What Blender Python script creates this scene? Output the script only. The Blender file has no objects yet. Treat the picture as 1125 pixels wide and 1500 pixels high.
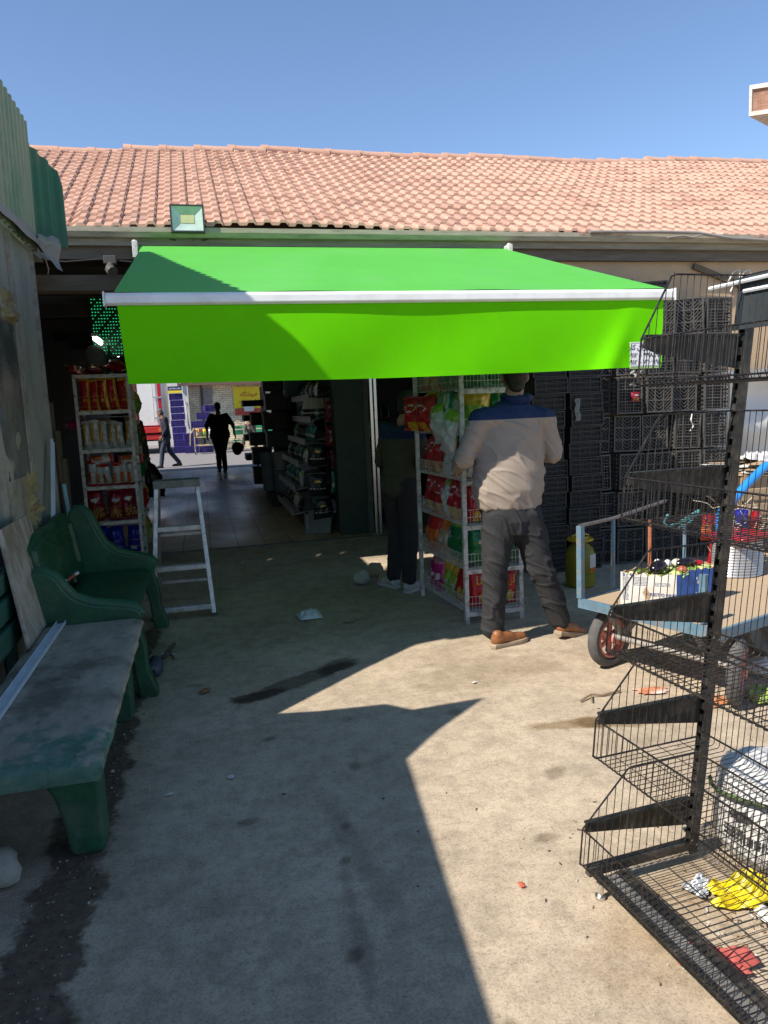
import bpy, math, random
import numpy as np
from mathutils import Vector, Matrix, noise
random.seed(7)
C = bpy.context.scene.collection
R = math.radians
# ------------------------------------------------------------------ camera
F_PX = 1090.0; ROLL = math.atan(.043); YAW = R(13.4); PITCH = math.atan(156/F_PX); EYE = 1.5
fw = Vector((math.sin(YAW)*math.cos(PITCH), math.cos(YAW)*math.cos(PITCH), -math.sin(PITCH)))
r0 = Vector((math.cos(YAW), -math.sin(YAW), 0)); u0 = r0.cross(fw)
rt = r0*math.cos(ROLL) - u0*math.sin(ROLL); up = r0*math.sin(ROLL) + u0*math.cos(ROLL)
cd = bpy.data.cameras.new('camera'); cam = bpy.data.objects.new('camera', cd); C.objects.link(cam)
M4 = Matrix((( rt.x, up.x, -fw.x, 0), (rt.y, up.y, -fw.y, 0), (rt.z, up.z, -fw.z, EYE), (0, 0, 0, 1)))
cam.matrix_world = M4
cd.sensor_fit = 'VERTICAL'; cd.sensor_height = 36; cd.lens = F_PX/1500*36
cd.clip_start = .05; cd.clip_end = 2000
bpy.context.scene.camera = cam
# ------------------------------------------------------------------ sky, sun
SUN = Vector((-.93, -.37, 1.0)).normalized()          # towards the sun
w = bpy.data.worlds.new('World'); bpy.context.scene.world = w; w.use_nodes = True
nt = w.node_tree; bg = nt.nodes['Background']
sky = nt.nodes.new('ShaderNodeTexSky'); sky.sky_type = 'NISHITA'; sky.sun_disc = False
sky.sun_elevation = math.asin(SUN.z); sky.sun_rotation = math.atan2(SUN.x, SUN.y)
sky.altitude = 1200; sky.air_density = 1.0; sky.dust_density = .15; sky.ozone_density = 3.0
nt.links.new(sky.outputs[0], bg.inputs[0]); bg.inputs[1].default_value = .112
sd = bpy.data.lights.new('sun', 'SUN'); sd.energy = 4.3; sd.angle = R(.55); sd.color = (1, .93, .82)
so = bpy.data.objects.new('sun', sd); C.objects.link(so); so.rotation_euler = SUN.to_track_quat('Z', 'Y').to_euler()
so.location = (-8, -4, 9)
vs = bpy.context.scene.view_settings
vs.view_transform = 'Standard'; vs.look = 'None'; vs.gamma = 1; vs.exposure = .82; vs.use_curve_mapping = False
# ------------------------------------------------------------------ materials
MT = {}
def mat(name, col, rough=.7, metal=0, var=.25, scale=6, bump=.0, bscale=40, dirt=None, dirt_amt=.5, dscale=3, dpos=(.48, .62), trans=0, emit=None, estr=1, coat=0, spec=.5, stretch=None):
    """plain procedural surface: two-scale colour noise, optional dirt patches of their own shape, bump"""
    if name in MT: return MT[name]
    m = bpy.data.materials.new(name); m.use_nodes = True; n = m.node_tree; N = n.nodes; L = n.links
    b = N['Principled BSDF']; b.inputs['Roughness'].default_value = rough; b.inputs['Metallic'].default_value = metal
    b.inputs['Specular IOR Level'].default_value = spec; b.inputs['Coat Weight'].default_value = coat
    tc = N.new('ShaderNodeTexCoord'); mp = N.new('ShaderNodeMapping'); L.new(tc.outputs['Object'], mp.inputs[0])
    if stretch: mp.inputs['Scale'].default_value = stretch
    no = N.new('ShaderNodeTexNoise'); no.inputs['Scale'].default_value = scale; no.inputs['Detail'].default_value = 8; no.inputs['Roughness'].default_value = .65
    L.new(mp.outputs[0], no.inputs['Vector'])
    cr = N.new('ShaderNodeValToRGB'); e = cr.color_ramp.elements
    e[0].position = .3; e[1].position = .72
    e[0].color = (*[c*(1-var) for c in col], 1); e[1].color = (*[min(1, c*(1+var)) for c in col], 1)
    L.new(no.outputs[0], cr.inputs[0]); out = cr.outputs[0]
    if dirt:
        n2 = N.new('ShaderNodeTexNoise'); n2.inputs['Scale'].default_value = dscale; n2.inputs['Detail'].default_value = 12; n2.inputs['Roughness'].default_value = .7
        L.new(mp.outputs[0], n2.inputs['Vector'])
        r2 = N.new('ShaderNodeValToRGB'); r2.color_ramp.elements[0].position = dpos[0]; r2.color_ramp.elements[1].position = dpos[1]
        r2.color_ramp.elements[1].color = (dirt_amt,)*3+(1,)
        L.new(n2.outputs[0], r2.inputs[0])
        mx = N.new('ShaderNodeMix'); mx.data_type = 'RGBA'; L.new(r2.outputs[0], mx.inputs[0]); L.new(out, mx.inputs[6]); mx.inputs[7].default_value = (*dirt, 1)
        out = mx.outputs[2]
    L.new(out, b.inputs['Base Color'])
    if bump:
        n3 = N.new('ShaderNodeTexNoise'); n3.inputs['Scale'].default_value = bscale; n3.inputs['Detail'].default_value = 6
        L.new(mp.outputs[0], n3.inputs['Vector'])
        bp = N.new('ShaderNodeBump'); bp.inputs['Strength'].default_value = bump; bp.inputs['Distance'].default_value = .01
        L.new(n3.outputs[0], bp.inputs['Height']); L.new(bp.outputs[0], b.inputs['Normal'])
    if trans:
        tr = N.new('ShaderNodeBsdfTranslucent'); L.new(out, tr.inputs[0]); ms = N.new('ShaderNodeMixShader'); ms.inputs[0].default_value = trans
        L.new(b.outputs[0], ms.inputs[1]); L.new(tr.outputs[0], ms.inputs[2]); L.new(ms.outputs[0], N['Material Output'].inputs[0])
    if emit:
        b.inputs['Emission Color'].default_value = (*emit, 1); b.inputs['Emission Strength'].default_value = estr
    MT[name] = m; return m

def ground_mat():
    m = bpy.data.materials.new('concrete_ground'); m.use_nodes = True; n = m.node_tree; N = n.nodes; L = n.links
    b = N['Principled BSDF']; b.inputs['Roughness'].default_value = .9; b.inputs['Specular IOR Level'].default_value = .25
    tc = N.new('ShaderNodeTexCoord')
    def nz(s, d=8, r=.6, dist=0):
        a = N.new('ShaderNodeTexNoise'); a.inputs['Scale'].default_value = s; a.inputs['Detail'].default_value = d; a.inputs['Roughness'].default_value = r; a.inputs['Distortion'].default_value = dist
        L.new(tc.outputs['Object'], a.inputs['Vector']); return a.outputs[0]
    def ramp(i, p0, c0, p1, c1):
        a = N.new('ShaderNodeValToRGB'); e = a.color_ramp.elements; e[0].position = p0; e[0].color = (*c0, 1); e[1].position = p1; e[1].color = (*c1, 1); L.new(i, a.inputs[0]); return a.outputs[0]
    def mix(a, bb, fac, mode='MULTIPLY'):
        x = N.new('ShaderNodeMix'); x.data_type = 'RGBA'; x.blend_type = mode
        if isinstance(fac, float): x.inputs[0].default_value = fac
        else: L.new(fac, x.inputs[0])
        L.new(a, x.inputs[6])
        if isinstance(bb, tuple): x.inputs[7].default_value = (*bb, 1)
        else: L.new(bb, x.inputs[7])
        return x.outputs[2]
    base = ramp(nz(1.3, 10, .7), .3, (.365, .298, .222), .72, (.555, .46, .348))
    c = mix(base, ramp(nz(9, 8, .75), .32, (.70, .69, .68), .58, (1.05, 1.04, 1.03)), 1.0)
    c = mix(c, ramp(nz(38, 6, .8), .36, (.74, .73, .72), .50, (1.03, 1.03, 1.03)), .8)
    c = mix(c, ramp(nz(120, 5, .85), .36, (.50, .48, .46), .50, (1.06, 1.06, 1.05)), .9)
    # dark trodden spots, shapes of their own
    c = mix(c, ramp(nz(4.2, 5, .5, .4), .66, (1, 1, 1), .74, (.55, .53, .5)), .75)
    c = mix(c, ramp(nz(.8, 6, .6, 1.2), .58, (1, 1, 1), .74, (.72, .70, .68)), 1.0)
    # hairline cracks
    vo = N.new('ShaderNodeTexVoronoi'); vo.feature = 'DISTANCE_TO_EDGE'; vo.inputs['Scale'].default_value = .75
    wv = N.new('ShaderNodeTexNoise'); wv.inputs['Scale'].default_value = 3; wv.inputs['Detail'].default_value = 9
    L.new(tc.outputs['Object'], wv.inputs['Vector'])
    ad = N.new('ShaderNodeMix'); ad.data_type = 'RGBA'; ad.blend_type = 'LINEAR_LIGHT'; ad.inputs[0].default_value = .35
    L.new(tc.outputs['Object'], ad.inputs[6]); L.new(wv.outputs[1], ad.inputs[7]); L.new(ad.outputs[2], vo.inputs['Vector'])
    crk = ramp(vo.outputs[0], .001, (.55, .53, .51), .007, (1, 1, 1))
    c = mix(c, crk, ramp(nz(1.1, 3), .48, (0, 0, 0), .6, (.32, .32, .32)))
    # pale dried drops
    c = mix(c, (.5, .48, .44), ramp(nz(30, 2, .5), .74, (0, 0, 0), .78, (.5, .5, .5)), 'MIX')
    # soaked-in wet patches and oil spots, each with its own ragged outline
    wn = N.new('ShaderNodeTexNoise'); wn.inputs['Scale'].default_value = 7; wn.inputs['Detail'].default_value = 9; wn.inputs['Roughness'].default_value = .65; L.new(tc.outputs['Object'], wn.inputs[0])
    def blob(c, x, y, rx, ry, rot, mul, soft=.25, jag=.9):
        mp = N.new('ShaderNodeMapping'); mp.vector_type = 'TEXTURE'; mp.inputs['Location'].default_value = (x, y, 0); mp.inputs['Rotation'].default_value = (0, 0, rot); mp.inputs['Scale'].default_value = (rx, ry, 1e3)
        L.new(tc.outputs['Object'], mp.inputs[0]); ln = N.new('ShaderNodeVectorMath'); ln.operation = 'LENGTH'; L.new(mp.outputs[0], ln.inputs[0])
        ma = N.new('ShaderNodeMath'); ma.operation = 'MULTIPLY_ADD'; L.new(wn.outputs[0], ma.inputs[0]); ma.inputs[1].default_value = jag*2; L.new(ln.outputs['Value'], ma.inputs[2])
        sc = N.new('ShaderNodeMath'); sc.operation = 'MULTIPLY'; L.new(ma.outputs[0], sc.inputs[0]); sc.inputs[1].default_value = .3
        return mix(c, ramp(sc.outputs[0], .3*(1+jag-soft), mul, .3*(1+jag+soft*.4), (1, 1, 1)), 1.0)
    wetm = (.40, .385, .365)
    c = blob(c, .42, 3.985, .45, .085, .52, wetm); c = blob(c, .68, 4.16, .16, .10, .7, wetm); c = blob(c, .20, 3.85, .16, .07, .2, wetm)
    c = blob(c, 1.66, 2.985, .34, .055, -.12, (.62, .56, .47)); c = blob(c, 1.75, 2.95, .2, .06, -.3, (.62, .56, .47))
    for (x, y, r) in ((.303, 1.847, .035), (.06, 2.62, .045), (.40, 2.48, .03), (.52, 2.92, .045), (-.02, 1.55, .02), (.62, 1.50, .035), (1.05, 2.2, .045), (.36, 2.28, .03), (1.28, 2.6, .06), (1.1, 3.3, .05), (.9, 5.0, .05), (.2, 3.3, .035)):
        c = blob(c, x, y, r, r*.7, x*3, (.58, .56, .54), .5, .7)
    # dirt gutter along the benches, ragged soft edges
    sx = N.new('ShaderNodeSeparateXYZ'); L.new(tc.outputs['Object'], sx.inputs[0])
    def mth(op, a, b_=None, c3=None):
        x = N.new('ShaderNodeMath'); x.operation = op
        for k, i in enumerate((a, b_, c3)):
            if i is None: continue
            if isinstance(i, (int, float)): x.inputs[k].default_value = i
            else: L.new(i, x.inputs[k])
        return x.outputs[0]
    xo = mth('MULTIPLY_ADD', sx.outputs[1], -.028, sx.outputs[0]); xo = mth('ADD', xo, .605)          # distance from the gutter's middle line
    hw = mth('MULTIPLY_ADD', mth('MINIMUM', sx.outputs[1], 5.2), -.020, .180)
    dd = mth('DIVIDE', mth('ABSOLUTE', xo), hw)
    wz = N.new('ShaderNodeTexNoise'); wz.inputs['Scale'].default_value = 4.5; wz.inputs['Detail'].default_value = 11; wz.inputs['Roughness'].default_value = .68; L.new(tc.outputs['Object'], wz.inputs[0])
    dd = mth('MULTIPLY_ADD', wz.outputs[0], 2.4, dd); dd = mth('ADD', dd, mth('MULTIPLY', mth('MAXIMUM', mth('SUBTRACT', sx.outputs[1], 5.3), 0), 6)); dd = mth('MULTIPLY', dd, .3)
    dirtc = ramp(nz(26, 9, .8), .32, (.070, .050, .035), .68, (.22, .165, .12))
    c = mix(c, dirtc, ramp(dd, .56, (1, 1, 1), .635, (0, 0, 0)), 'MIX')
    c = blob(c, .40, 2.35, .05, .55, .12, (.78, .77, .76), .5, 1.1); c = blob(c, .33, 1.95, .03, .35, -.05, (.72, .71, .70), .5, 1.2); c = blob(c, 1.2, 1.75, .35, .16, .6, (.80, .76, .70), .6, 1.2)
    c = blob(c, 1.45, 3.75, .5, .25, .3, (.84, .82, .78), .6, 1.3); c = blob(c, .1, 4.9, .7, .3, .2, (.82, .81, .80), .6, 1.3)
    L.new(c, b.inputs['Base Color'])
    bp = N.new('ShaderNodeBump'); bp.inputs['Strength'].default_value = .5; bp.inputs['Distance'].default_value = .006
    mh = N.new('ShaderNodeMath'); mh.operation = 'ADD'; L.new(nz(150, 5, .8), mh.inputs[0]); L.new(nz(12, 8, .7), mh.inputs[1])
    L.new(mh.outputs[0], bp.inputs['Height']); L.new(bp.outputs[0], b.inputs['Normal'])
    return m

def brick_mat(name, c1, c2, mortar, scale, bw=.5, bh=.25, axis=None, rough=.85, mort=.012, bump=.3, offset=.5):
    m = bpy.data.materials.new(name); m.use_nodes = True; N = m.node_tree.nodes; L = m.node_tree.links
    b = N['Principled BSDF']; b.inputs['Roughness'].default_value = rough
    tc = N.new('ShaderNodeTexCoord'); mp = N.new('ShaderNodeMapping'); L.new(tc.outputs['Object'], mp.inputs[0])
    if axis: mp.inputs['Rotation'].default_value = axis
    br = N.new('ShaderNodeTexBrick'); br.inputs['Scale'].default_value = scale; br.inputs['Brick Width'].default_value = bw; br.inputs['Row Height'].default_value = bh
    br.inputs['Mortar Size'].default_value = mort; br.offset = offset
    br.inputs['Color1'].default_value = (*c1, 1); br.inputs['Color2'].default_value = (*c2, 1); br.inputs['Mortar'].default_value = (*mortar, 1)
    L.new(mp.outputs[0], br.inputs['Vector'])
    no = N.new('ShaderNodeTexNoise'); no.inputs['Scale'].default_value = 3; no.inputs['Detail'].default_value = 8; L.new(tc.outputs['Object'], no.inputs['Vector'])
    cr = N.new('ShaderNodeValToRGB'); cr.color_ramp.elements[0].position = .3; cr.color_ramp.elements[0].color = (.6, .6, .6, 1); cr.color_ramp.elements[1].position = .7; cr.color_ramp.elements[1].color = (1.1, 1.1, 1.1, 1)
    L.new(no.outputs[0], cr.inputs[0])
    mx = N.new('ShaderNodeMix'); mx.data_type = 'RGBA'; mx.blend_type = 'MULTIPLY'; mx.inputs[0].default_value = 1
    L.new(br.outputs[0], mx.inputs[6]); L.new(cr.outputs[0], mx.inputs[7]); L.new(mx.outputs[2], b.inputs['Base Color'])
    bp = N.new('ShaderNodeBump'); bp.inputs['Strength'].default_value = bump; bp.invert = True; bp.inputs['Distance'].default_value = .01
    L.new(br.outputs[1], bp.inputs['Height']); L.new(bp.outputs[0], b.inputs['Normal'])
    MT[name] = m; return m

G = ground_mat()
white_metal = mat('white_painted_steel', (.62, .62, .60), .45, 0, .12, 30, .1, dirt=(.2, .16, .12), dirt_amt=.7, dscale=18)
black_wire = mat('black_wire', (.018, .017, .017), .38, .3, .3, 60, dirt=(.13, .09, .06), dirt_amt=.35, dscale=25)
black_steel = mat('black_painted_steel', (.022, .021, .020), .42, .2, .3, 20, .15, 60, dirt=(.14, .12, .10), dirt_amt=.5, dscale=14)
black_plastic = mat('black_crate_plastic', (.072, .066, .062), .55, 0, .3, 8, .1, dirt=(.14, .12, .10), dirt_amt=.5, dscale=5)
purple = mat('purple_crate_plastic', (.055, .035, .27), .45, 0, .25, 6, .1)
green_paint = mat('green_painted_concrete', (.010, .074, .031), .5, 0, .35, 5, .35, 30, dirt=(.05, .095, .06), dirt_amt=.45, dscale=6)
aluminium = mat('scuffed_aluminium', (.52, .53, .53), .42, .75, .18, 30, .15, 80, dirt=(.25, .25, .24), dirt_amt=.6, dscale=20)
chrome = mat('bright_steel', (.6, .6, .58), .25, .9, .1)
dark = mat('dark_soot', (.02, .02, .022), .8)
rubber = mat('tyre_rubber', (.085, .08, .077), .85, 0, .3, 20, .3, 60)
skin = mat('skin', (.36, .19, .13), .55, 0, .12, 20, .1, 120)
hair = mat('dark_hair', (.015, .012, .010), .6, 0, .4, 80, .6, 200)

# ------------------------------------------------------------------ mesh helper
class MB:
    def __init__(s): s.v = []; s.f = []; s.m = []; s.c = 0
    def add(s, vs, fs, mi=None):
        o = len(s.v); s.v += [tuple(p) for p in vs]
        for k, f in enumerate(fs):
            s.f.append([i+o for i in f]); s.m.append(s.c if mi is None else (mi if isinstance(mi, int) else mi[k]))
        return s
    def box(s, x0, x1, y0, y1, z0, z1):
        return s.add([(x, y, z) for z in (z0, z1) for y in (y0, y1) for x in (x0, x1)], [(0, 2, 3, 1), (4, 5, 7, 6), (0, 1, 5, 4), (2, 6, 7, 3), (0, 4, 6, 2), (1, 3, 7, 5)])
    def obox(s, c, size, rot=None):
        rot = rot or Matrix.Identity(3); c = Vector(c); h = Vector(size)/2
        vs = [c + rot @ Vector((x*h.x, y*h.y, z*h.z)) for z in (-1, 1) for y in (-1, 1) for x in (-1, 1)]
        return s.add(vs, [(0, 2, 3, 1), (4, 5, 7, 6), (0, 1, 5, 4), (2, 6, 7, 3), (0, 4, 6, 2), (1, 3, 7, 5)])
    def bar(s, p0, p1, w_, h_, upv=(0, 0, 1)):
        p0 = Vector(p0); p1 = Vector(p1); d = (p1-p0); l = d.length; d.normalize(); u = Vector(upv)
        if abs(d.dot(u)) > .98: u = Vector((0, 1, 0))
        x = d.cross(u).normalized(); z = x.cross(d)
        return s.obox((p0+p1)/2, (w_, l, h_), Matrix((x, d, z)).transposed())
    def tube(s, pts, r, n=6, cap=True, closed=False):
        pts = [Vector(p) for p in pts]; k = len(pts); rr = r if isinstance(r, (list, tuple)) else [r]*k
        vs = []; prev = None
        for i, p in enumerate(pts):
            a = pts[i-1] if i > 0 else (pts[-1] if closed else p); b = pts[i+1] if i < k-1 else (pts[0] if closed else p)
            t = (b-a).normalized()
            if prev is None:
                x = t.cross(Vector((0, 0, 1)) if abs(t.z) < .9 else Vector((1, 0, 0))).normalized()
            else: x = (prev - t*prev.dot(t)).normalized()
            prev = x; y = t.cross(x)
            vs += [p + (x*math.cos(2*math.pi*j/n) + y*math.sin(2*math.pi*j/n))*rr[i] for j in range(n)]
        fs = [(i*n+j, i*n+(j+1) % n, (i+1)*n+(j+1) % n, (i+1)*n+j) for i in range(k-1) for j in range(n)]
        if closed: fs += [((k-1)*n+j, (k-1)*n+(j+1) % n, (j+1) % n, j) for j in range(n)]
        elif cap: fs += [tuple(range(n))[::-1], tuple((k-1)*n+j for j in range(n))]
        return s.add(vs, fs)
    def prism(s, poly, axis, a0, a1):
        """poly in the two other axes (in xyz order), extruded along axis"""
        def P(p, a):
            q = list(p); q.insert(axis, a); return q
        n = len(poly)
        return s.add([P(p, a0) for p in poly]+[P(p, a1) for p in poly], [tuple(range(n)), tuple(range(2*n-1, n-1, -1))]+[(i, i+n, (i+1) % n+n, (i+1) % n) for i in range(n)])
    def lathe(s, prof, c=(0, 0, 0), n=20, cap=True):
        c = Vector(c); vs = [c+Vector((r*math.cos(2*math.pi*j/n), r*math.sin(2*math.pi*j/n), z)) for r, z in prof for j in range(n)]
        fs = [(i*n+j, i*n+(j+1) % n, (i+1)*n+(j+1) % n, (i+1)*n+j) for i in range(len(prof)-1) for j in range(n)]
        if cap: fs += [tuple(range(n))[::-1], tuple((len(prof)-1)*n+j for j in range(n))]
        return s.add(vs, fs)
    def grid(s, fn, nu, nv, mfn=None):
        vs = [fn(i/nu, j/nv) for j in range(nv+1) for i in range(nu+1)]
        fs = [(j*(nu+1)+i, j*(nu+1)+i+1, (j+1)*(nu+1)+i+1, (j+1)*(nu+1)+i) for j in range(nv) for i in range(nu)]
        return s.add(vs, fs, [mfn((i+.5)/nu, (j+.5)/nv) for j in range(nv) for i in range(nu)] if mfn else None)
    def ell(s, c, r, n=12, rot=None):
        c = Vector(c); rot = rot or Matrix.Identity(3); m = max(6, n*2//3)
        vs = [c+rot @ Vector((r[0]*math.sin(math.pi*i/m)*math.cos(2*math.pi*j/n), r[1]*math.sin(math.pi*i/m)*math.sin(2*math.pi*j/n), r[2]*math.cos(math.pi*i/m))) for i in range(1, m) for j in range(n)]
        vs += [c+rot @ Vector((0, 0, r[2])), c-rot @ Vector((0, 0, r[2]))]; T = (m-1)*n
        fs = [(i*n+j, (i+1)*n+j, (i+1)*n+(j+1) % n, i*n+(j+1) % n) for i in range(m-2) for j in range(n)]
        fs += [(T, j, (j+1) % n) for j in range(n)] + [(T+1, (m-2)*n+(j+1) % n, (m-2)*n+j) for j in range(n)]
        return s.add(vs, fs)
    def cap(s, p0, p1, ra, rb, n=14):
        """tapered capsule, closed, for voxel fusing"""
        p0 = Vector(p0); p1 = Vector(p1); d = (p1-p0); l = d.length
        d = d/l if l > 1e-6 else Vector((0, 0, 1))
        pts, rr = [], []
        for k in (0, 1, 2, 3): a = math.pi/2*(k/3.5+.04); pts.append(p0-d*ra*math.cos(a)); rr.append(ra*math.sin(a))
        pts.append(p0); rr.append(ra); pts.append(p1); rr.append(rb)
        for k in (3, 2, 1, 0): a = math.pi/2*(k/3.5+.04); pts.append(p1+d*rb*math.cos(a)); rr.append(rb*math.sin(a))
        return s.tube(pts, rr, n)
    def loft(s, rings, n=24):
        """rings: (cx, cy, z, rx, ry) closed stack"""
        vs = [(cx+rx*math.cos(2*math.pi*j/n), cy+ry*math.sin(2*math.pi*j/n), z) for cx, cy, z, rx, ry in rings for j in range(n)]
        k = len(rings); fs = [(i*n+j, i*n+(j+1) % n, (i+1)*n+(j+1) % n, (i+1)*n+j) for i in range(k-1) for j in range(n)]
        fs += [tuple(range(n))[::-1], tuple((k-1)*n+j for j in range(n))]
        return s.add(vs, fs)
    def mesh(s, name, mats):
        me = bpy.data.meshes.new(name); me.from_pydata(s.v, [], s.f); me.update()
        for m in (mats if isinstance(mats, (list, tuple)) else [mats]): me.materials.append(m)
        if any(s.m): me.polygons.foreach_set('material_index', s.m)
        return me
    def build(s, name, mats, parent=None, smooth=False, bevel=0, off=None):
        if off is None and parent is not None: off = base_of(parent)
        if off is not None: s.v = [(p[0]-off[0], p[1]-off[1], p[2]-off[2]) for p in s.v]
        me = s.mesh(name, mats)
        o = bpy.data.objects.new(name, me); C.objects.link(o)
        if parent is not None: o.parent = parent
        if smooth:
            me.polygons.foreach_set('use_smooth', [True]*len(me.polygons))
            if smooth != 'all':
                me.set_sharp_from_angle(angle=R(38))
        if bevel:
            b = o.modifiers.new('bevel', 'BEVEL'); b.width = bevel; b.segments = 2; b.limit_method = 'ANGLE'; b.angle_limit = R(40)
        return o
BASE = {}
def base_of(o):
    return BASE.get(o.name, (0, 0, 0))
def tag(o, label=None, cat=None, group=None, kind=None):
    if label: o['label'] = label
    if cat: o['category'] = cat
    if group: o['group'] = group
    if kind: o['kind'] = kind
    return o
def thing(name, label, cat, loc=(0, 0, 0), rz=0, group=None, local=False):
    """Empty at the thing's base; parts are given in world coordinates unless local"""
    o = bpy.data.objects.new(name, None); C.objects.link(o); o.location = loc; o.rotation_euler = (0, 0, rz); o.empty_display_size = .1
    if not local: BASE[o.name] = tuple(loc)
    return tag(o, label, cat, group)
def solo(mb, name, mats, label, cat, loc=(0, 0, 0), group=None, **k):
    o = mb.build(name, mats, None, off=loc, **k); o.location = loc
    return tag(o, label, cat, group)
def sub(mb, name, mats, part, **k):
    """sub-part: coordinates as given to the part's own thing"""
    o = mb.build(name, mats, None, off=base_of(part.parent) if part.parent else None, **k); o.parent = part; return o
def struct(mb, name, mats, **k):
    o = mb.build(name, mats, None, **k); o['kind'] = 'structure'; return o
def copy_tree(o, parent=None):
    c = o.copy(); C.objects.link(c); c.parent = parent
    for ch in list(o.children): copy_tree(ch, c)
    return c
def fuse(mb, name, vox, mats, parent=None, mfn=None, cut=None, wr=0, wscale=(6, 6, 14), sm=3, off=None):
    """one continuous skin grown round the shapes in mb, with folds"""
    if off is None: off = base_of(parent) if parent is not None else (0, 0, 0)
    me = mb.mesh(name, []); o = bpy.data.objects.new(name, me); C.objects.link(o)
    r = o.modifiers.new('r', 'REMESH'); r.mode = 'VOXEL'; r.voxel_size = vox
    s_ = o.modifiers.new('s', 'SMOOTH'); s_.iterations = sm; s_.factor = .6
    dg = bpy.context.evaluated_depsgraph_get(); nm = bpy.data.meshes.new_from_object(o.evaluated_get(dg))
    bpy.data.objects.remove(o); nm.name = name
    if wr:
        nm.update(); ns = [v.normal.copy() for v in nm.vertices]
        for v, nn in zip(nm.vertices, ns):
            q = Vector((v.co.x*wscale[0], v.co.y*wscale[1], v.co.z*wscale[2]+1.1*wscale[0]*v.co.x+.8*noise.noise(v.co*3)))
            a = noise.noise(q+Vector((3, 1, 7))*1.0); b = noise.noise(q*2.3+Vector((9, 4, 2)))
            c3 = noise.noise(Vector((q.x*.8-q.z*.35, q.y*.8, q.z*1.7+4))); r1 = max(0, 1-abs(a)*4.5)**2; r2 = max(0, 1-abs(c3)*6)**2
            v.co += nn*wr*(r1*.75+r2*.45+b*.28-.25)
    if cut is not None:
        import bmesh
        bm = bmesh.new(); bm.from_mesh(nm); bmesh.ops.bisect_plane(bm, geom=bm.verts[:]+bm.edges[:]+bm.faces[:], plane_co=(0, 0, cut), plane_no=(0, 0, 1)); bm.to_mesh(nm); bm.free()
    if not isinstance(mats, (list, tuple)): mats = [mats]
    for m in mats: nm.materials.append(m)
    if mfn: nm.polygons.foreach_set('material_index', [mfn(p.center) for p in nm.polygons])
    for v in nm.vertices: v.co -= Vector(off)
    nm.polygons.foreach_set('use_smooth', [True]*len(nm.polygons))
    o = bpy.data.objects.new(name, nm); C.objects.link(o)
    if parent is not None: o.parent = parent
    return o
def text_shape(s, size, bold=0):
    cu = bpy.data.curves.new('t', 'FONT'); cu.body = s; cu.size = size; cu.resolution_u = 3; cu.align_x = 'CENTER'; cu.offset = bold
    o = bpy.data.objects.new('t', cu); C.objects.link(o)
    dg = bpy.context.evaluated_depsgraph_get(); me = bpy.data.meshes.new_from_object(o.evaluated_get(dg))
    vs = [v.co.copy() for v in me.vertices]; fs = [tuple(p.vertices) for p in me.polygons]
    bpy.data.objects.remove(o); bpy.data.curves.remove(cu); bpy.data.meshes.remove(me)
    return vs, fs
def put_text(mb, s, size, org, xd, yd, bold=0, mi=None, bulge=None):
    vs, fs = text_shape(s, size, bold); org = Vector(org); xd = Vector(xd); yd = Vector(yd)
    mb.add([org+xd*v.x+yd*v.y for v in vs], fs, mi)
ORD = ['first', 'second', 'third', 'fourth', 'fifth', 'sixth', 'seventh', 'eighth', 'ninth', 'tenth']
# text, written in the order the letters stand
IRAN_KAR = '\uFEAD\uFE8E\uFB90 \uFEE5\uFE8D\uFEAE\uFBFE\uFE8D \uFE96\uFEA4'
LINA = '\uFE8E\uFEE8\uFBFF\uFEDF'
# ================================================================== THE SETTING
mb = MB(); S = 260
mb.grid(lambda a, b: ((a-.5)*2*S, (b-.3)*2*S, 0), 40, 40); struct(mb, 'ground', G)
# dirt gutter strip along the benches
dirt_m = mat('damp_dirt', (.105, .078, .056), .95, 0, .5, 12, .8, 40, dirt=(.24, .20, .15), dirt_amt=.7, dscale=7)
mb = MB()
def edge(y, s): return .045*noise.noise(Vector((y*1.7, s, 0)))+.03*noise.noise(Vector((y*6, s, 4)))+.03*noise.fractal(Vector((y*16, s, 9)), .7, 2.1, 4)
N_ = 150
L_ = []; R_ = []
for i in range(N_+1):
    y = -.2+5.6*i/N_
    R_.append((-.44+.026*(y-1.8)+edge(y, 1), y)); L_.append((-.66+.024*(y-1.8)+1.4*edge(y, 5)-max(0, 2.3-y)*.04, y))
mb = MB()
for _ in range(620):
    i = random.randrange(20, N_); t = random.random()**.8; x = L_[i][0]*(1-t)+R_[i][0]*t + (random.gauss(0, .03) if random.random() < .25 else 0); y = L_[i][1]
    r = random.uniform(.0018, .006)*(2 if random.random() < .04 else 1)
    mb.c = random.choice((0, 0, 0, 1, 2))
    mb.ell((x, y, .003), (r, r*random.uniform(.5, 1), r*.6), 6, Matrix.Rotation(random.random()*3, 3, 'Z'))
struct(mb, 'gravel', [mat('pebble', (.22, .19, .15), .9), mat('pebble_dark', (.07, .055, .045), .9), mat('pebble_pale', (.45, .42, .36), .9)])['kind'] = 'stuff'
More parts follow.
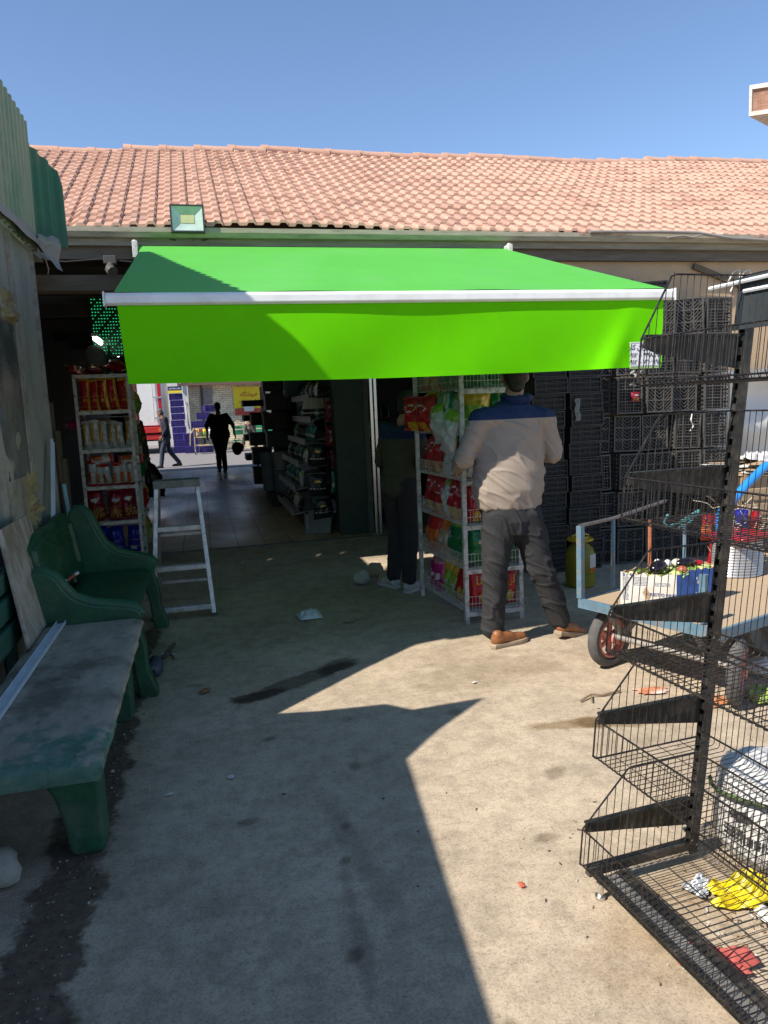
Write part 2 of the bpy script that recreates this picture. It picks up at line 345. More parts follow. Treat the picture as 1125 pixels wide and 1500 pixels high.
# passage floor: worn glazed tiles, and the street beyond
tile = brick_mat('worn_floor_tile', (.60, .46, .28), (.52, .39, .24), (.18, .14, .10), 3.3, 1, 1, rough=.3, mort=.02, bump=.4, offset=0)
n_ = tile.node_tree; no_ = n_.nodes.new('ShaderNodeTexNoise'); no_.inputs['Scale'].default_value = 5; no_.inputs['Detail'].default_value = 8
rr_ = n_.nodes.new('ShaderNodeMapRange'); rr_.inputs[1].default_value = .35; rr_.inputs[2].default_value = .7; rr_.inputs[3].default_value = .26; rr_.inputs[4].default_value = .6
n_.links.new(no_.outputs[0], rr_.inputs[0]); n_.links.new(rr_.outputs[0], n_.nodes['Principled BSDF'].inputs['Roughness'])
mb = MB(); mb.grid(lambda a, b: (-2.18+a*4.7, 8.35+b*12.2, .006), 8, 20); struct(mb, 'passage_floor', tile)
mb = MB(); mb.box(-2.18, 2.9, 8.28, 8.35, -.05, .012); struct(mb, 'threshold', mat('threshold_stone', (.16, .15, .13), .8))
mb = MB(); mb.grid(lambda a, b: (-16+a*36, 20.6+b*24, .008), 8, 8); struct(mb, 'street', mat('street_asphalt', (.20, .185, .18), .9, 0, .15, 4, .2, 100))

# ------------------------------------------------------------------ market building with the tiled roof
bld = thing('market_building', 'long low market building with pink clay tiled roof and a dark open passage', 'building', (3, 6.3, 0))
tm = [mat('clay_tile', (.46, .265, .19), .8, 0, .13, 25, .2, 90, dirt=(.50, .32, .235), dirt_amt=.5, dscale=5), mat('clay_tile_pale', (.49, .295, .215), .8, 0, .13, 25, .2, 90, dirt=(.40, .235, .17), dirt_amt=.5, dscale=5), mat('clay_tile_dark', (.41, .23, .165), .8, 0, .2, 25, .2, 90, dirt=(.27, .20, .16), dirt_amt=.45, dscale=3)]
SL = .50; E0 = (6.16, 2.915); NR = 18; RL = 3.02/NR
def yst(x): return 1+max(0, x-.3)*.085/3.02
def sag(x): return .018*math.sin(x*.8+1)+.012*math.sin(x*2.1)+(-.03 if x < -.8 else 0)
prof = [(0, 0), (.40, 0), (.52, .021), (.84, .021), (.97, 0)]
mb = MB(); PW = .126; x0 = -4.0; NW = int(15.5/PW); rr = random.Random(3)
for k in range(NR):
    ya = E0[0]+k*RL-.025; yb = E0[0]+(k+1)*RL+.02
    for t in range(NW//2+1):
        jy = rr.uniform(-.008, .008); jz = rr.uniform(-.004, .006); mi = rr.choice((0, 0, 1, 1, 2))
        P = []
        for wv_ in range(2):
            for (px_, pz_) in prof: P.append((x0+(t*2+wv_+px_)*PW, pz_))
        P.append((x0+(t*2+2)*PW-.004, 0)); n = len(P); vs = []
        for (yy, dz, lip) in ((ya+jy, .024, -.024), (ya+jy, .024, 0), (yb, .0, 0)):
            for (px_, pz_) in P:
                s_ = sag(px_); y2 = E0[0]+(yy-E0[0])*yst(px_); vs.append((px_, y2, E0[1]+(y2-E0[0])*SL+dz+jz+pz_+lip+s_))
        mb.add(vs, [(r_*n+j, r_*n+j+1, (r_+1)*n+j+1, (r_+1)*n+j) for r_ in range(2) for j in range(n-1)], mi)
def yr_(x): return E0[0]+NR*RL*yst(x)
def zr_(x): return E0[1]+NR*RL*yst(x)*SL
roof = mb.build('tiled_roof', tm, bld)
mb = MB(); rr = random.Random(5)                    # ridge tiles
x = x0
while x < 11.4:
    l = .40; z = zr_(x)+sag(x)*1.2-.005; yr = yr_(x); dz = rr.uniform(-.004, .004); mb.c = rr.choice((0, 1))
    mb.tube([(x-.03, yr, z+dz+.004), (x+.05, yr, z+dz+.004), (x+.05, yr, z+dz), (x+l, yr, z+dz-.005)], [.0735, .0735, .072, .071], 12)
    x += l-.02
sub(mb, 'ridge_tiles', tm, roof, smooth=True)
mb = MB(); mb.grid(lambda a, b: (x0+a*15.4, yr_(x0+a*15.4)+b*11.2, zr_(x0+a*15.4)-.02-b*11.2*.13), 8, 4); mb.build('rear_roof_slope', tm[0], bld)
wall_m = mat('beige_render', (.47, .335, .21), .9, 0, .07, 3, .25, 50, dirt=(.33, .27, .20), dirt_amt=.45, dscale=2.2)
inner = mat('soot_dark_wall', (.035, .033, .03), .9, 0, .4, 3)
mb = MB(); mb.box(2.95, 11.5, 6.3, 6.5, 0, 2.88); mb.box(-.2, 2.95, 6.303, 6.5, 2.60, 2.88); mb.build('front_wall', wall_m, bld); mb = MB(); mb.box(-4, -2.4, 6.3, 6.5, 0, 2.8); mb.build('front_wall', wall_m, bld)
mb = MB(); mb.box(-4, 11.5, 6.24, 6.30, 2.70, 2.83); mb.box(-4, 2.945, 6.33, 6.5, 2.48, 2.598); mb.build('lintel_beam', mat('grey_brown_timber', (.13, .11, .085), .85, 0, .3, 4, .3, 30, stretch=(1, 8, 8)), bld)
mb = MB(); mb.box(-4, 11.5, 6.20, 6.30, 2.832, 2.85); mb.build('soffit_board', mat('soffit', (.17, .145, .115), .85), bld)
gut_m = mat('painted_gutter', (.34, .31, .235), .55, 0, .15, 4, dirt=(.16, .14, .10), dirt_amt=.5, dscale=6, stretch=(1, 6, 6))
mb = MB()
pr_ = [(a_+.352, b_+.058) for a_, b_ in [(5.84, 2.795), (5.80, 2.80), (5.785, 2.83), (5.785, 2.855), (5.775, 2.855), (5.775, 2.82), (5.795, 2.785), (5.84, 2.782)]]
mb.prism([(a, b+.0) for a, b in pr_], 0, -4, 11.5)
mb.build('gutter', gut_m, bld)
mb = MB(); mb.box(-4, 11.5, 6.193, 6.235, 2.79, 2.91); mb.build('fascia_board', mat('fascia', (.24, .22, .17), .8, 0, .3, 3, stretch=(1, 8, 8)), bld)
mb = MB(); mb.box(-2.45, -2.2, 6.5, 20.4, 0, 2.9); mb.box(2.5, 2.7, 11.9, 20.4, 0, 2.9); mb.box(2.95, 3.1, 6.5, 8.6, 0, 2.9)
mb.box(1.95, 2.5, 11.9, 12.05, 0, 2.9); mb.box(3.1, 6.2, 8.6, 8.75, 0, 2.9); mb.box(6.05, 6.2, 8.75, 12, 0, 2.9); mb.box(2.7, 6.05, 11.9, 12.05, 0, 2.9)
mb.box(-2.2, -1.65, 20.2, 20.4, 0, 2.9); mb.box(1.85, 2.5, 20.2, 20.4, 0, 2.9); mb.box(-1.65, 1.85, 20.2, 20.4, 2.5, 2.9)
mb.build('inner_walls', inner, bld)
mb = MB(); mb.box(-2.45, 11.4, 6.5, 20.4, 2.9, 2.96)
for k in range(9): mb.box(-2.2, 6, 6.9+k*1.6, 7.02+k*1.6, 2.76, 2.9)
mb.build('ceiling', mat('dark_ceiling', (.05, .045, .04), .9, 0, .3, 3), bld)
# dark green pillar with pebble-dash edge and the steel door frame
mb = MB(); mb.box(1.50, 1.84, 8.55, 8.8, .012, 2.9); pl_ = mb.build('pillar', mat('dark_green_gloss_wall', (.014, .035, .018), .55, 0, .3, 4), bld)
mb = MB(); mb.box(1.842, 1.90, 8.53, 8.8, .012, 2.9); sub(mb, 'pebble_dash_edge', mat('terrazzo', (.12, .13, .11), .8, 0, .7, 90, .8, 90), pl_)
mb = MB()
for xx in (1.915, 1.965): mb.box(xx, xx+.03, 8.5, 8.56, .012, 2.5)
mb.build('door_frame', chrome, bld)
# roof floodlight
fl = thing('floodlight', 'square black framed floodlight standing at the roof edge above the awning', 'floodlight', (.015, 6.12, 2.9))
mb = MB(); z0, z1, xa, xb, y = 2.868, 3.070, -.112, .139, 6.08
mb.prism([(xa, z0), (xb, z0), (xb, z1), (xa, z1)], 1, y+.03, y+.07)
for a in ((xa, xb, z0, z0+.012), (xa, xb, z1-.012, z1), (xa, xa+.012, z0+.012, z1-.012), (xb-.012, xb, z0+.012, z1-.012)): mb.box(a[0], a[1], y, y+.03, a[2], a[3])
for k in range(7): mb.box(xa+.03+k*.028, xa+.036+k*.028, y+.07, y+.09, z0+.02, z1-.02)
mb.build('frame', mat('floodlight_black', (.03, .035, .04), .4), fl)
mb = MB(); zc = (z0+z1)/2; xc = (xa+xb)/2
o4 = [(xa+.012, z0+.012), (xb-.012, z0+.012), (xb-.012, z1-.012), (xa+.012, z1-.012)]; i4 = [(xc-.05, zc-.03), (xc+.05, zc-.03), (xc+.05, zc+.035), (xc-.05, zc+.035)]
mb.add([(a, y+.004, b) for a, b in o4]+[(a, y+.026, b) for a, b in i4], [(i, (i+1) % 4, 4+(i+1) % 4, 4+i) for i in range(4)])
mb.build('reflector', mat('pale_reflector', (.50, .62, .55), .35, .2), fl)
mb = MB(); mb.box(xc-.05, xc+.05, y+.022, y+.03, zc-.03, zc+.035); mb.build('led_plate', mat('led_yellow', (.62, .60, .32), .5), fl)
mb = MB(); mb.tube([(xa+.02, y+.06, zc), (xa-.012, y+.06, zc), (xa-.012, y+.10, z0-.03), (xa+.03, y+.12, z0-.035)], .008); mb.tube([(xb-.02, y+.06, zc), (xb+.012, y+.06, zc), (xb+.012, y+.1, z0-.03), (xb-.03, y+.12, z0-.035)], .008)
mb.tube([(xc, y+.08, z0), (xc+.05, y+.1, z0-.025), (xc+.02, y+.12, z0-.04)], .004)
mb.build('bracket', mat('floodlight_black'if 0 else 'floodlight_black', (.03, .035, .04), .4), fl)
# cables under the eave
cab = mat('grey_cable', (.25, .23, .21), .6)
mb = MB(); mb.tube([(3.4, 6.11, 2.915), (4.1, 6.10, 2.92), (4.45, 6.09, 2.915), (4.8, 6.09, 2.87), (5.4, 6.09, 2.85), (6.2, 6.09, 2.86)], .014, 8)
mb.tube([(4.15, 6.09, 2.87), (4.3, 6.08, 2.885), (4.4, 6.08, 2.87), (4.5, 6.09, 2.90)], .01, 6)
solo(mb, 'cable', cab, 'grey cable sagging along the gutter above the stacked black crates', 'cable', (4.5, 5.76, 2.8), smooth=True)
mb = MB(); mb.tube([(-1.2, 6.16, 2.70), (-.9, 6.15, 2.66), (-.65, 6.15, 2.68), (-.42, 6.15, 2.66)], .006, 6); mb.tube([(-.46, 6.3, 2.40), (-.44, 6.12, 2.56), (-.38, 6.1, 2.60), (-.25, 6.12, 2.58), (-.1, 6.2, 2.5)], .006, 6)
solo(mb, 'cable', mat('black_cable', (.02, .02, .02), .5), 'thin black cable looping under the eave beside the awning', 'cable', (-.7, 6.15, 2.66), smooth=True)
mb = MB(); mb.box(-.62, -.53, 6.10, 6.175, 2.64, 2.70); mb.tube([(-.575, 6.12, 2.64), (-.575, 6.05, 2.59), (-.55, 6.0, 2.56)], [.02, .035, .04], 10)
solo(mb, 'security_camera', mat('camera_grey', (.07, .065, .06), .6), 'small grey security camera on the beam left of the awning', 'camera', (-.575, 6.14, 2.6), bevel=.004)
mb = MB(); mb.bar((4.55, 6.27, 2.66), (5.6, 6.27, 2.30), .03, .05)
solo(mb, 'wooden_batten', mat('batten', (.12, .09, .06), .8), 'dark diagonal batten fixed on the beige wall at the right', 'batten', (5, 6.28, 2.4))
mb = MB()
for dx in (0, .12): mb.tube([(4.9+dx, 6.25, 2.48), (4.95+dx, 6.24, 2.6), (5.02+dx, 6.24, 2.62), (5.03+dx, 6.24, 2.54), (4.97+dx, 6.24, 2.50), (4.93+dx, 6.24, 2.42)], .008, 6)
solo(mb, 'wire_hook', mat('pale_wire', (.55, .55, .52), .4), 'pale bent wire hook hanging on the beige wall', 'hook', (4.95, 6.28, 2.5), smooth=True)

# ------------------------------------------------------------------ green cabin on the left
cabn = thing('site_cabin', 'weathered panel cabin with green corrugated fascia along the left of the yard', 'cabin', (-1.05, 3, 0))
pan_m = mat('dirty_panel', (.27, .28, .25), .6, 0, .15, 4, .1, dirt=(.12, .13, .10), dirt_amt=.7, dscale=2, stretch=(1, 1, .4))
prof_shadow = [(-2.5, 0), (5.53, 0), (5.53, 2.70), (3.42, 2.70), (3.47, 2.41), (3.31, 1.97), (3.06, 1.40), (2.94, 1.62), (2.78, 1.98), (2.62, 2.10), (2.49, 2.52), (2.34, 2.15), (2.2, 1.92), (.87, 1.74), (-2.5, 1.62)]  # unseen near top edge: notch and spike shaped to cast the ground shadow
mb = MB(); mb.prism([(y_, z_) for y_, z_ in prof_shadow], 0, -1.08, -1.035); mb.build('side_wall', pan_m, cabn); mb = MB(); mb.box(-3, -1.081, 5.45, 5.53, 0, 2.66); mb.build('end_wall', pan_m, cabn); mb = MB(); mb.box(-4, -1.06, 3.5, 6.22, 2.67, 2.705); mb.build('sun_block_roof', pan_m, cabn)  # roof sheet added to keep stray sun off the passage floor
def ribbed(mbx, ya, yb, za, zb, x, pitch, depth, fn=None):
    n = int((yb-ya)/pitch*4); sh_ = [0, .0, depth, depth]
    def P(a, b):
        i = round(a*n); yy = ya+(yb-ya)*a; zz = za+(zb-za)*b; xx = x+sh_[i % 4]
        return fn(xx, yy, zz) if fn else (xx, yy, zz)
    mbx.grid(P, n, 8)
mb = MB(); ribbed(mb, 4.93, 5.52, .42, 2.62, -1.03, .03, .006); mb.build('ribbed_panel', pan_m, cabn)
mb = MB(); mb.box(-1.034, -1.0, 5.515, 5.54, .3, 2.66); mb.box(-1.034, -1.008, 4.90, 4.935, .5, 2.6); mb.build('corner_trim', mat('grey_trim', (.30, .29, .26), .6, dirt=(.1, .09, .08), dscale=9), cabn)
gsheet = mat('green_corrugated_sheet', (.045, .17, .11), .5, .1, .12, 2, .1, dirt=(.25, .26, .185), dirt_amt=.95, dscale=1.3, dpos=(.30, .48), stretch=(1, 1, .8))
mb = MB(); ribbed(mb, 3.36, 5.52, 2.60, 3.42, -.99, .105, .022, lambda x, y, z: (x+.02*(z-2.7), y-(y < 3.9)*(3.9-y)/.54*(z-2.72)*.28+(y < 3.9)*.02, z+(.004*math.sin(y*5) if z > 3.3 else 0)))  # unseen near end slanted to shape the shadow edge on the valance
mb.build('corrugated_fascia', gsheet, cabn)
def crv(a, b):
    x = -.985+.175*a**1.6; y = 5.5+.28*a; z = (2.70-.02*a)*(1-b)+(3.30-.15*a**2-(.0 if a < .9 else .06))*b
    i = round(a*16); return (x+(.016 if i % 4 > 1 else 0), y-(.006 if i % 4 > 1 else 0), z)
mb = MB(); mb.grid(crv, 16, 6); mb.build('bent_end_sheet', mat('green_sheet_clean', (.018, .11, .06), .5, .1, .3, 3, .1, dirt=(.13, .19, .13), dirt_amt=.5, dscale=2), cabn)
flm = mat('grey_flashing', (.23, .225, .205), .5, .3, .1, 5, .2, 12, dirt=(.18, .17, .15), dirt_amt=.5, dscale=5)
mb = MB(); mb.grid(lambda a, b: (-.985+.05*b+.01*math.sin(a*9), 3.5+a*2.03, 2.735-.13*b+.006*math.sin(a*23)), 40, 3)
mb.grid(lambda a, b: (-.96+.12*a+.012*math.sin(b*7), 5.50+.08*a, 2.71-.10*b-.13*a*b+.008*math.sin(a*11+b*3)), 10, 6)
mb.build('flashing', flm, cabn)
mb = MB(); mb.tube([(-.93, 5.56, 2.56), (-.92, 5.57, 2.5), (-.93, 5.58, 2.47)], .004); mb.build('loose_wire', cab, cabn)
# the broken near panel: grimy glass, foam and torn edges
mb = MB(); mb.box(-1.034, -1.02, 4.35, 4.86, 1.18, 2.12); mb.build('window_pane', mat('grimy_glass', (.10, .115, .11), .25, 0, .5, 3, 0, dirt=(.30, .31, .27), dirt_amt=.5, dscale=2.2), cabn)
mb = MB(); mb.box(-1.034, -1.01, 4.2, 4.9, 2.12, 2.18); mb.box(-1.034, -1.012, 4.86, 4.90, .95, 2.12); mb.build('window_frame', mat('peeling_frame', (.34, .32, .27), .8, 0, .3, 6, .4, dirt=(.12, .11, .09), dirt_amt=.6, dscale=8), cabn)
def lump(mbx, ya, yb, za, zb, x, amp, sc):
    mbx.grid(lambda a, b: (x+amp*max(0, .5+noise.fractal(Vector((a*(yb-ya)*sc, b*(zb-za)*sc, 2)), .8, 2, 5))*min(1, 6*a*(1-a)*2)*min(1, 8*b*(1-b)), ya+(yb-ya)*a, za+(zb-za)*b), 24, 40)
foam = mat('yellow_foam', (.30, .25, .12), .95, 0, .4, 12, .8, 60, dirt=(.16, .14, .11), dirt_amt=.6, dscale=9)
mb = MB(); lump(mb, 4.72, 4.90, .72, 1.22, -1.03, .05, 14); mb.build('torn_insulation', foam, cabn, smooth='all'); mb = MB(); lump(mb, 4.55, 4.84, 2.05, 2.25, -1.03, .06, 12); mb.build('torn_insulation', foam, cabn, smooth='all')
mb = MB(); lump(mb, 4.2, 4.74, .72, 1.5, -1.035, .02, 5); mb.build('peeling_panel', mat('peeling_cream', (.36, .33, .27), .85, 0, .2, 5, .5, 30, dirt=(.17, .15, .12), dirt_amt=.6, dscale=4), cabn, smooth='all')
mb = MB()
for k, (za, zb) in enumerate(((.455, .565), (.585, .69), (.71, .80))):
    mb.box(-.965-.008*k, -.925-.010*k, 1.2, 4.02, za, zb)
mb.box(-1.03, -.982, 2.2, 2.26, .2, .80); mb.box(-1.03, -.982, 3.9, 3.96, .2, .80)
mb.build('green_boards', mat('green_board_paint', (.022, .10, .07), .5, 0, .25, 3, .3, 30, dirt=(.12, .14, .12), dirt_amt=.5, dscale=4, stretch=(1, .4, 1)), cabn, bevel=.008)
# thin poles leaning at the corner
mb = MB(); mb.tube([(-.93, 5.62, .3), (-.97, 5.60, 1.05)], .014, 8)
solo(mb, 'plastic_pipe', mat('pale_blue_pipe', (.18, .38, .45), .5), 'thin pale blue pipe upright at the cabin corner behind the green bench', 'pipe', (-.93, 5.62, 0), smooth=True)
mb = MB()
for a in range(3): mb.box(-1.03+a*.025, -1.01+a*.028, 5.62+.02*a, 5.75, 0, 1.62-.2*a)
solo(mb, 'timber_plank', mat('old_timber', (.10, .075, .05), .9, 0, .4, 6, .3, 30, stretch=(6, 6, .6)), 'old brown planks upright in the dark beside the cabin corner', 'timber', (-1, 5.7, 0), bevel=.003)

# ------------------------------------------------------------------ far brick building, top right
fb = thing('brick_building', 'upper storey of a brick building with white edges at the top right', 'building', (12.8, 16, 0))
mb = MB()
bx0, by0, bz0, bz1 = 13.03, 16, 7.86, 8.54
dxv = Vector((math.cos(-.55), math.sin(-.55), 0)); dyv = Vector((.88, .47, 0))
def fbp(a, b, z): q = Vector((bx0, by0, 0))+dxv*a+dyv*b; return (q.x, q.y, z)
def fbox(mbx, a0, a1, b0, b1, z0, z1):
    mbx.add([fbp(a, b, z) for z in (z0, z1) for b in (b0, b1) for a in (a0, a1)], [(0, 2, 3, 1), (4, 5, 7, 6), (0, 1, 5, 4), (2, 6, 7, 3), (0, 4, 6, 2), (1, 3, 7, 5)])
fbox(mb, .06, 8, .06, 6, bz0+.10, bz1-.10); fbox(mb, 1.5, 8, 1.2, 6, 0, bz0-.005)
mb.build('brick_wall', brick_mat('red_brick', (.30, .13, .08), (.38, .19, .12), (.35, .30, .25), 5, .5, .18, axis=(R(90), 0, 0)), fb)
mb = MB(); fbox(mb, 0, 8, 0, 6, bz0, bz0+.095); fbox(mb, 0, 8, 0, 6, bz1-.095, bz1); fbox(mb, 0, .055, 0, 6, bz0+.1, bz1-.1); 
mb.build('white_trim', mat('white_stone_trim', (.62, .58, .50), .8), fb)
# ================================================================== AWNING
aw_x0, aw_x1, aw_yb, aw_yf, aw_zb, aw_zf = -.38, 2.66, 6.08, 3.88, 2.755, 2.055
awn = thing('awning', 'bright lime green folding awning with white front bar stretched over the passage', 'awning', (1.14, 6.1, 2.7))
fab = mat('lime_fabric', (.135, .60, .001), .75, 0, .06, 2, .12, 500, trans=.12, spec=.08, dirt=(.12, .48, .004), dirt_amt=.35, dscale=1.6)
fab2 = mat('faded_green_fabric', (.10, .46, .06), .62, 0, .06, 2, .12, 500, trans=.12, spec=.3, dirt=(.13, .46, .11), dirt_amt=.45, dscale=1.6)
def canopy(a, b):
    x = aw_x0+.02+(aw_x1-aw_x0-.04)*a + (.02-.04*a)*(1-b); y = aw_yb-(aw_yb-aw_yf)*b
    z = aw_zb+(aw_zf+.035-aw_zb)*b - .004*math.sin(math.pi*b)*(1-.3*math.sin(math.pi*a)) + .004*math.sin(a*19+b*2)*b
    return (x, y, z)
mb = MB(); mb.grid(canopy, 60, 24); mb.build('canopy', fab2, awn, smooth='all')
def val(a, b):
    x = aw_x0+.03+(aw_x1-aw_x0-.075)*a-(.0 if a < .98 else 0) + .035*b*(1-a*2)*(.6)
    fold = .028*math.exp(-((a-.94+.06*b)/.022)**2)*b - .02*math.exp(-((a-.985)/.02)**2)*b
    y = aw_yf-.012 - .020*b*math.sin(a*7.5+.6) - .012*b*math.sin(a*17+b*2+2) - fold
    z = aw_zf-.025-(.375+.012*math.sin(a*3.2))*b
    return (x, y, z)
mb = MB(); mb.grid(val, 120, 20); valo = mb.build('valance', fab, awn, smooth='all')
mb = MB(); mb.grid(lambda a, b: tuple(Vector(val(a, .955+.045*b))+Vector((0, -.0022, 0))), 120, 2); sub(mb, 'hem', fab, valo, smooth='all')
mb = MB()
q = [(aw_yf+.03, aw_zf+.03), (aw_yf-.02, aw_zf+.032), (aw_yf-.034, aw_zf+.018), (aw_yf-.036, aw_zf-.018), (aw_yf-.02, aw_zf-.028), (aw_yf+.03, aw_zf-.024)]
mb.prism(q, 0, aw_x0-.02, aw_x1+.01); 
fbar = mb.build('front_bar', mat('white_powder_coat', (.72, .72, .71), .4, 0, .05, 5, dirt=(.55, .54, .50), dirt_amt=.4, dscale=7), awn, bevel=.004)
mb = MB(); mb.box(aw_x0-.03, aw_x0-.021, aw_yf-.04, aw_yf+.034, aw_zf-.032, aw_zf+.036); mb.box(aw_x1+.011, aw_x1+.02, aw_yf-.04, aw_yf+.034, aw_zf-.032, aw_zf+.036)
sub(mb, 'end_cap', mat('cap_grey', (.62, .62, .62), .4), fbar, bevel=.002)
mb = MB(); mb.tube([(aw_x0+.02, 6.12, 2.735), (aw_x1-.04, 6.12, 2.735)], .036, 16); mb.build('roller_tube', fab2, awn, smooth=True)
for k, xx in enumerate((aw_x0-.005, aw_x1-.02)):
    mb = MB(); mb.box(xx-.02, xx+.02, 6.07, 6.18, 2.68, 2.80); mb.tube([(xx, 6.10, 2.79), (xx, 6.10, 2.81)], .018, 10); mb.tube([(xx+(.02 if k == 0 else -.02), 6.12, 2.74), (xx+(.05 if k == 0 else -.05), 6.12, 2.74)], .03, 12)
    mb.build('wall_bracket', white_metal, awn, bevel=.003)
for sx in (0, 1):
    xa = aw_x0+.25 if sx == 0 else aw_x1-.25; xm = xa+(.75 if sx == 0 else -.75)
    mb = MB(); mb.bar((xa, 6.1, 2.62), (xm, 5.05, 2.36), .05, .035); mb.bar((xm, 5.05, 2.33), (xa+(.1 if sx == 0 else -.1), aw_yf+.05, 2.05), .04, .03)
    mb.tube([(xm, 5.05, 2.30), (xm, 5.05, 2.40)], .035, 12); mb.build('folding_arm', white_metal, awn)
# sign stuck on the valance
sg = thing('phone_sign', 'white sticker with black Persian lettering and phone numbers on the awning corner', 'sign', (2.5, 3.84, 1.66))
sx0, sx1, sz0, sz1 = 2.366, 2.546, 1.655, 1.790; sy = aw_yf-.075
mb = MB(); mb.box(sx0-.004, sx1+.010, sy, sy+.003, sz0-.010, sz1+.003); mb.build('green_edge', mat('sign_green', (.30, .55, .14), .6), sg)
mb = MB(); mb.box(sx0, sx1, sy-.002, sy-.0005, sz0, sz1); mb.build('sheet', mat('sign_white', (.72, .72, .74), .6, 0, .03), sg)
ink = mat('sign_ink', (.012, .012, .05), .6)
mb = MB()
put_text(mb, IRAN_KAR, .040, ((sx0+sx1)/2, sy-.0035, sz1-.040), (1, 0, 0), (0, 0, 1), .0008)
put_text(mb, '\u06F0\u06F9\u06F1\u06F2 \u2013 \u06F1\u06F9\u06F9\u06F8\u06F8\u06F9\u06F2', .034, ((sx0+sx1)/2, sy-.0035, sz0+.052), (1, 0, 0), (0, 0, 1), .0008)
put_text(mb, '\u06F0\u06F9\u06F1\u06F2 \u2013 \u06F7\u06F3\u06F0\u06F6\u06F9\u06F9\u06F8', .034, ((sx0+sx1)/2, sy-.0035, sz0+.014), (1, 0, 0), (0, 0, 1), .0008)
mb.build('lettering', ink, sg)
mb = MB()
for a in ((sx0+.003, sx1-.003, sz0+.004, sz0+.0055), (sx0+.003, sx1-.003, sz1-.0055, sz1-.004), (sx0+.003, sx0+.0045, sz0+.0055, sz1-.0055), (sx1-.0045, sx1-.003, sz0+.0055, sz1-.0055)): mb.box(a[0], a[1], sy-.003, sy-.0021, a[2], a[3])
mb.build('border_line', ink, sg)

# ================================================================== BENCHES, LADDER AND THINGS ON THE LEFT
def worn_seat():
    m = bpy.data.materials.new('worn_seat_paint'); m.use_nodes = True; N = m.node_tree.nodes; L = m.node_tree.links
    b = N['Principled BSDF']; b.inputs['Roughness'].default_value = .7; tc = N.new('ShaderNodeTexCoord'); sp = N.new('ShaderNodeSeparateXYZ'); L.new(tc.outputs['Object'], sp.inputs[0])
    def nz(s, d=8, r=.65, st=None):
        a = N.new('ShaderNodeTexNoise'); a.inputs['Scale'].default_value = s; a.inputs['Detail'].default_value = d; a.inputs['Roughness'].default_value = r
        if st: mp = N.new('ShaderNodeMapping'); mp.inputs['Scale'].default_value = st; L.new(tc.outputs['Object'], mp.inputs[0]); L.new(mp.outputs[0], a.inputs[0])
        else: L.new(tc.outputs['Object'], a.inputs[0])
        return a.outputs[0]
    def ramp(i, p0, c0, p1, c1):
        a = N.new('ShaderNodeValToRGB'); e = a.color_ramp.elements; e[0].position = p0; e[0].color = (*c0, 1); e[1].position = p1; e[1].color = (*c1, 1); L.new(i, a.inputs[0]); return a.outputs[0]
    def mix(a, c, f, md='MIX'):
        x = N.new('ShaderNodeMix'); x.data_type = 'RGBA'; x.blend_type = md
        if isinstance(f, float): x.inputs[0].default_value = f
        else: L.new(f, x.inputs[0])
        L.new(a, x.inputs[6]); L.new(c, x.inputs[7]); return x.outputs[2]
    bare = ramp(nz(6, 10, .7, (2.2, .7, 1)), .3, (.22, .195, .155), .7, (.39, .35, .285))
    paint = ramp(nz(9, 8, .7, (1, 2, 1)), .3, (.03, .12, .085), .75, (.15, .24, .19))
    # paint survives towards the near end (y local about -.8) and down the edge (z below the top)
    def mrange(i, a0, a1, b0, b1):
        r = N.new('ShaderNodeMapRange'); L.new(i, r.inputs[0]); r.inputs[1].default_value = a0; r.inputs[2].default_value = a1; r.inputs[3].default_value = b0; r.inputs[4].default_value = b1; return r.outputs[0]
    def add(a, c_): x = N.new('ShaderNodeMath'); x.operation = 'ADD'; L.new(a, x.inputs[0]); L.new(c_, x.inputs[1]); return x.outputs[0]
    f = add(mrange(sp.outputs[1], -.75, .1, .42, -.28), mrange(nz(4, 10, .7, (1.5, 1, 1)), .3, .7, -.1, .8)); f = add(f, mrange(sp.outputs[2], .420, .444, .45, 0))
    f = ramp(f, .60, (0, 0, 0), .82, (1, 1, 1))
    c = mix(bare, paint, f); c = mix(c, ramp(nz(14, 9, .75), .30, (.25, .23, .22), .46, (1, 1, 1)), .75, 'MULTIPLY'); c = mix(c, ramp(nz(3, 6, .6), .36, (.35, .33, .32), .48, (1, 1, 1)), .8, 'MULTIPLY')
    L.new(c, b.inputs['Base Color'])
    bp = N.new('ShaderNodeBump'); bp.inputs['Strength'].default_value = .6; bp.inputs['Distance'].default_value = .006; L.new(nz(35, 8, .7), bp.inputs['Height']); L.new(bp.outputs[0], b.inputs['Normal']); return m
seat_m = worn_seat()
b1 = thing('concrete_bench', 'heavy worn grey and green concrete bench nearest the camera', 'bench', (-.62, 3.1, 0))
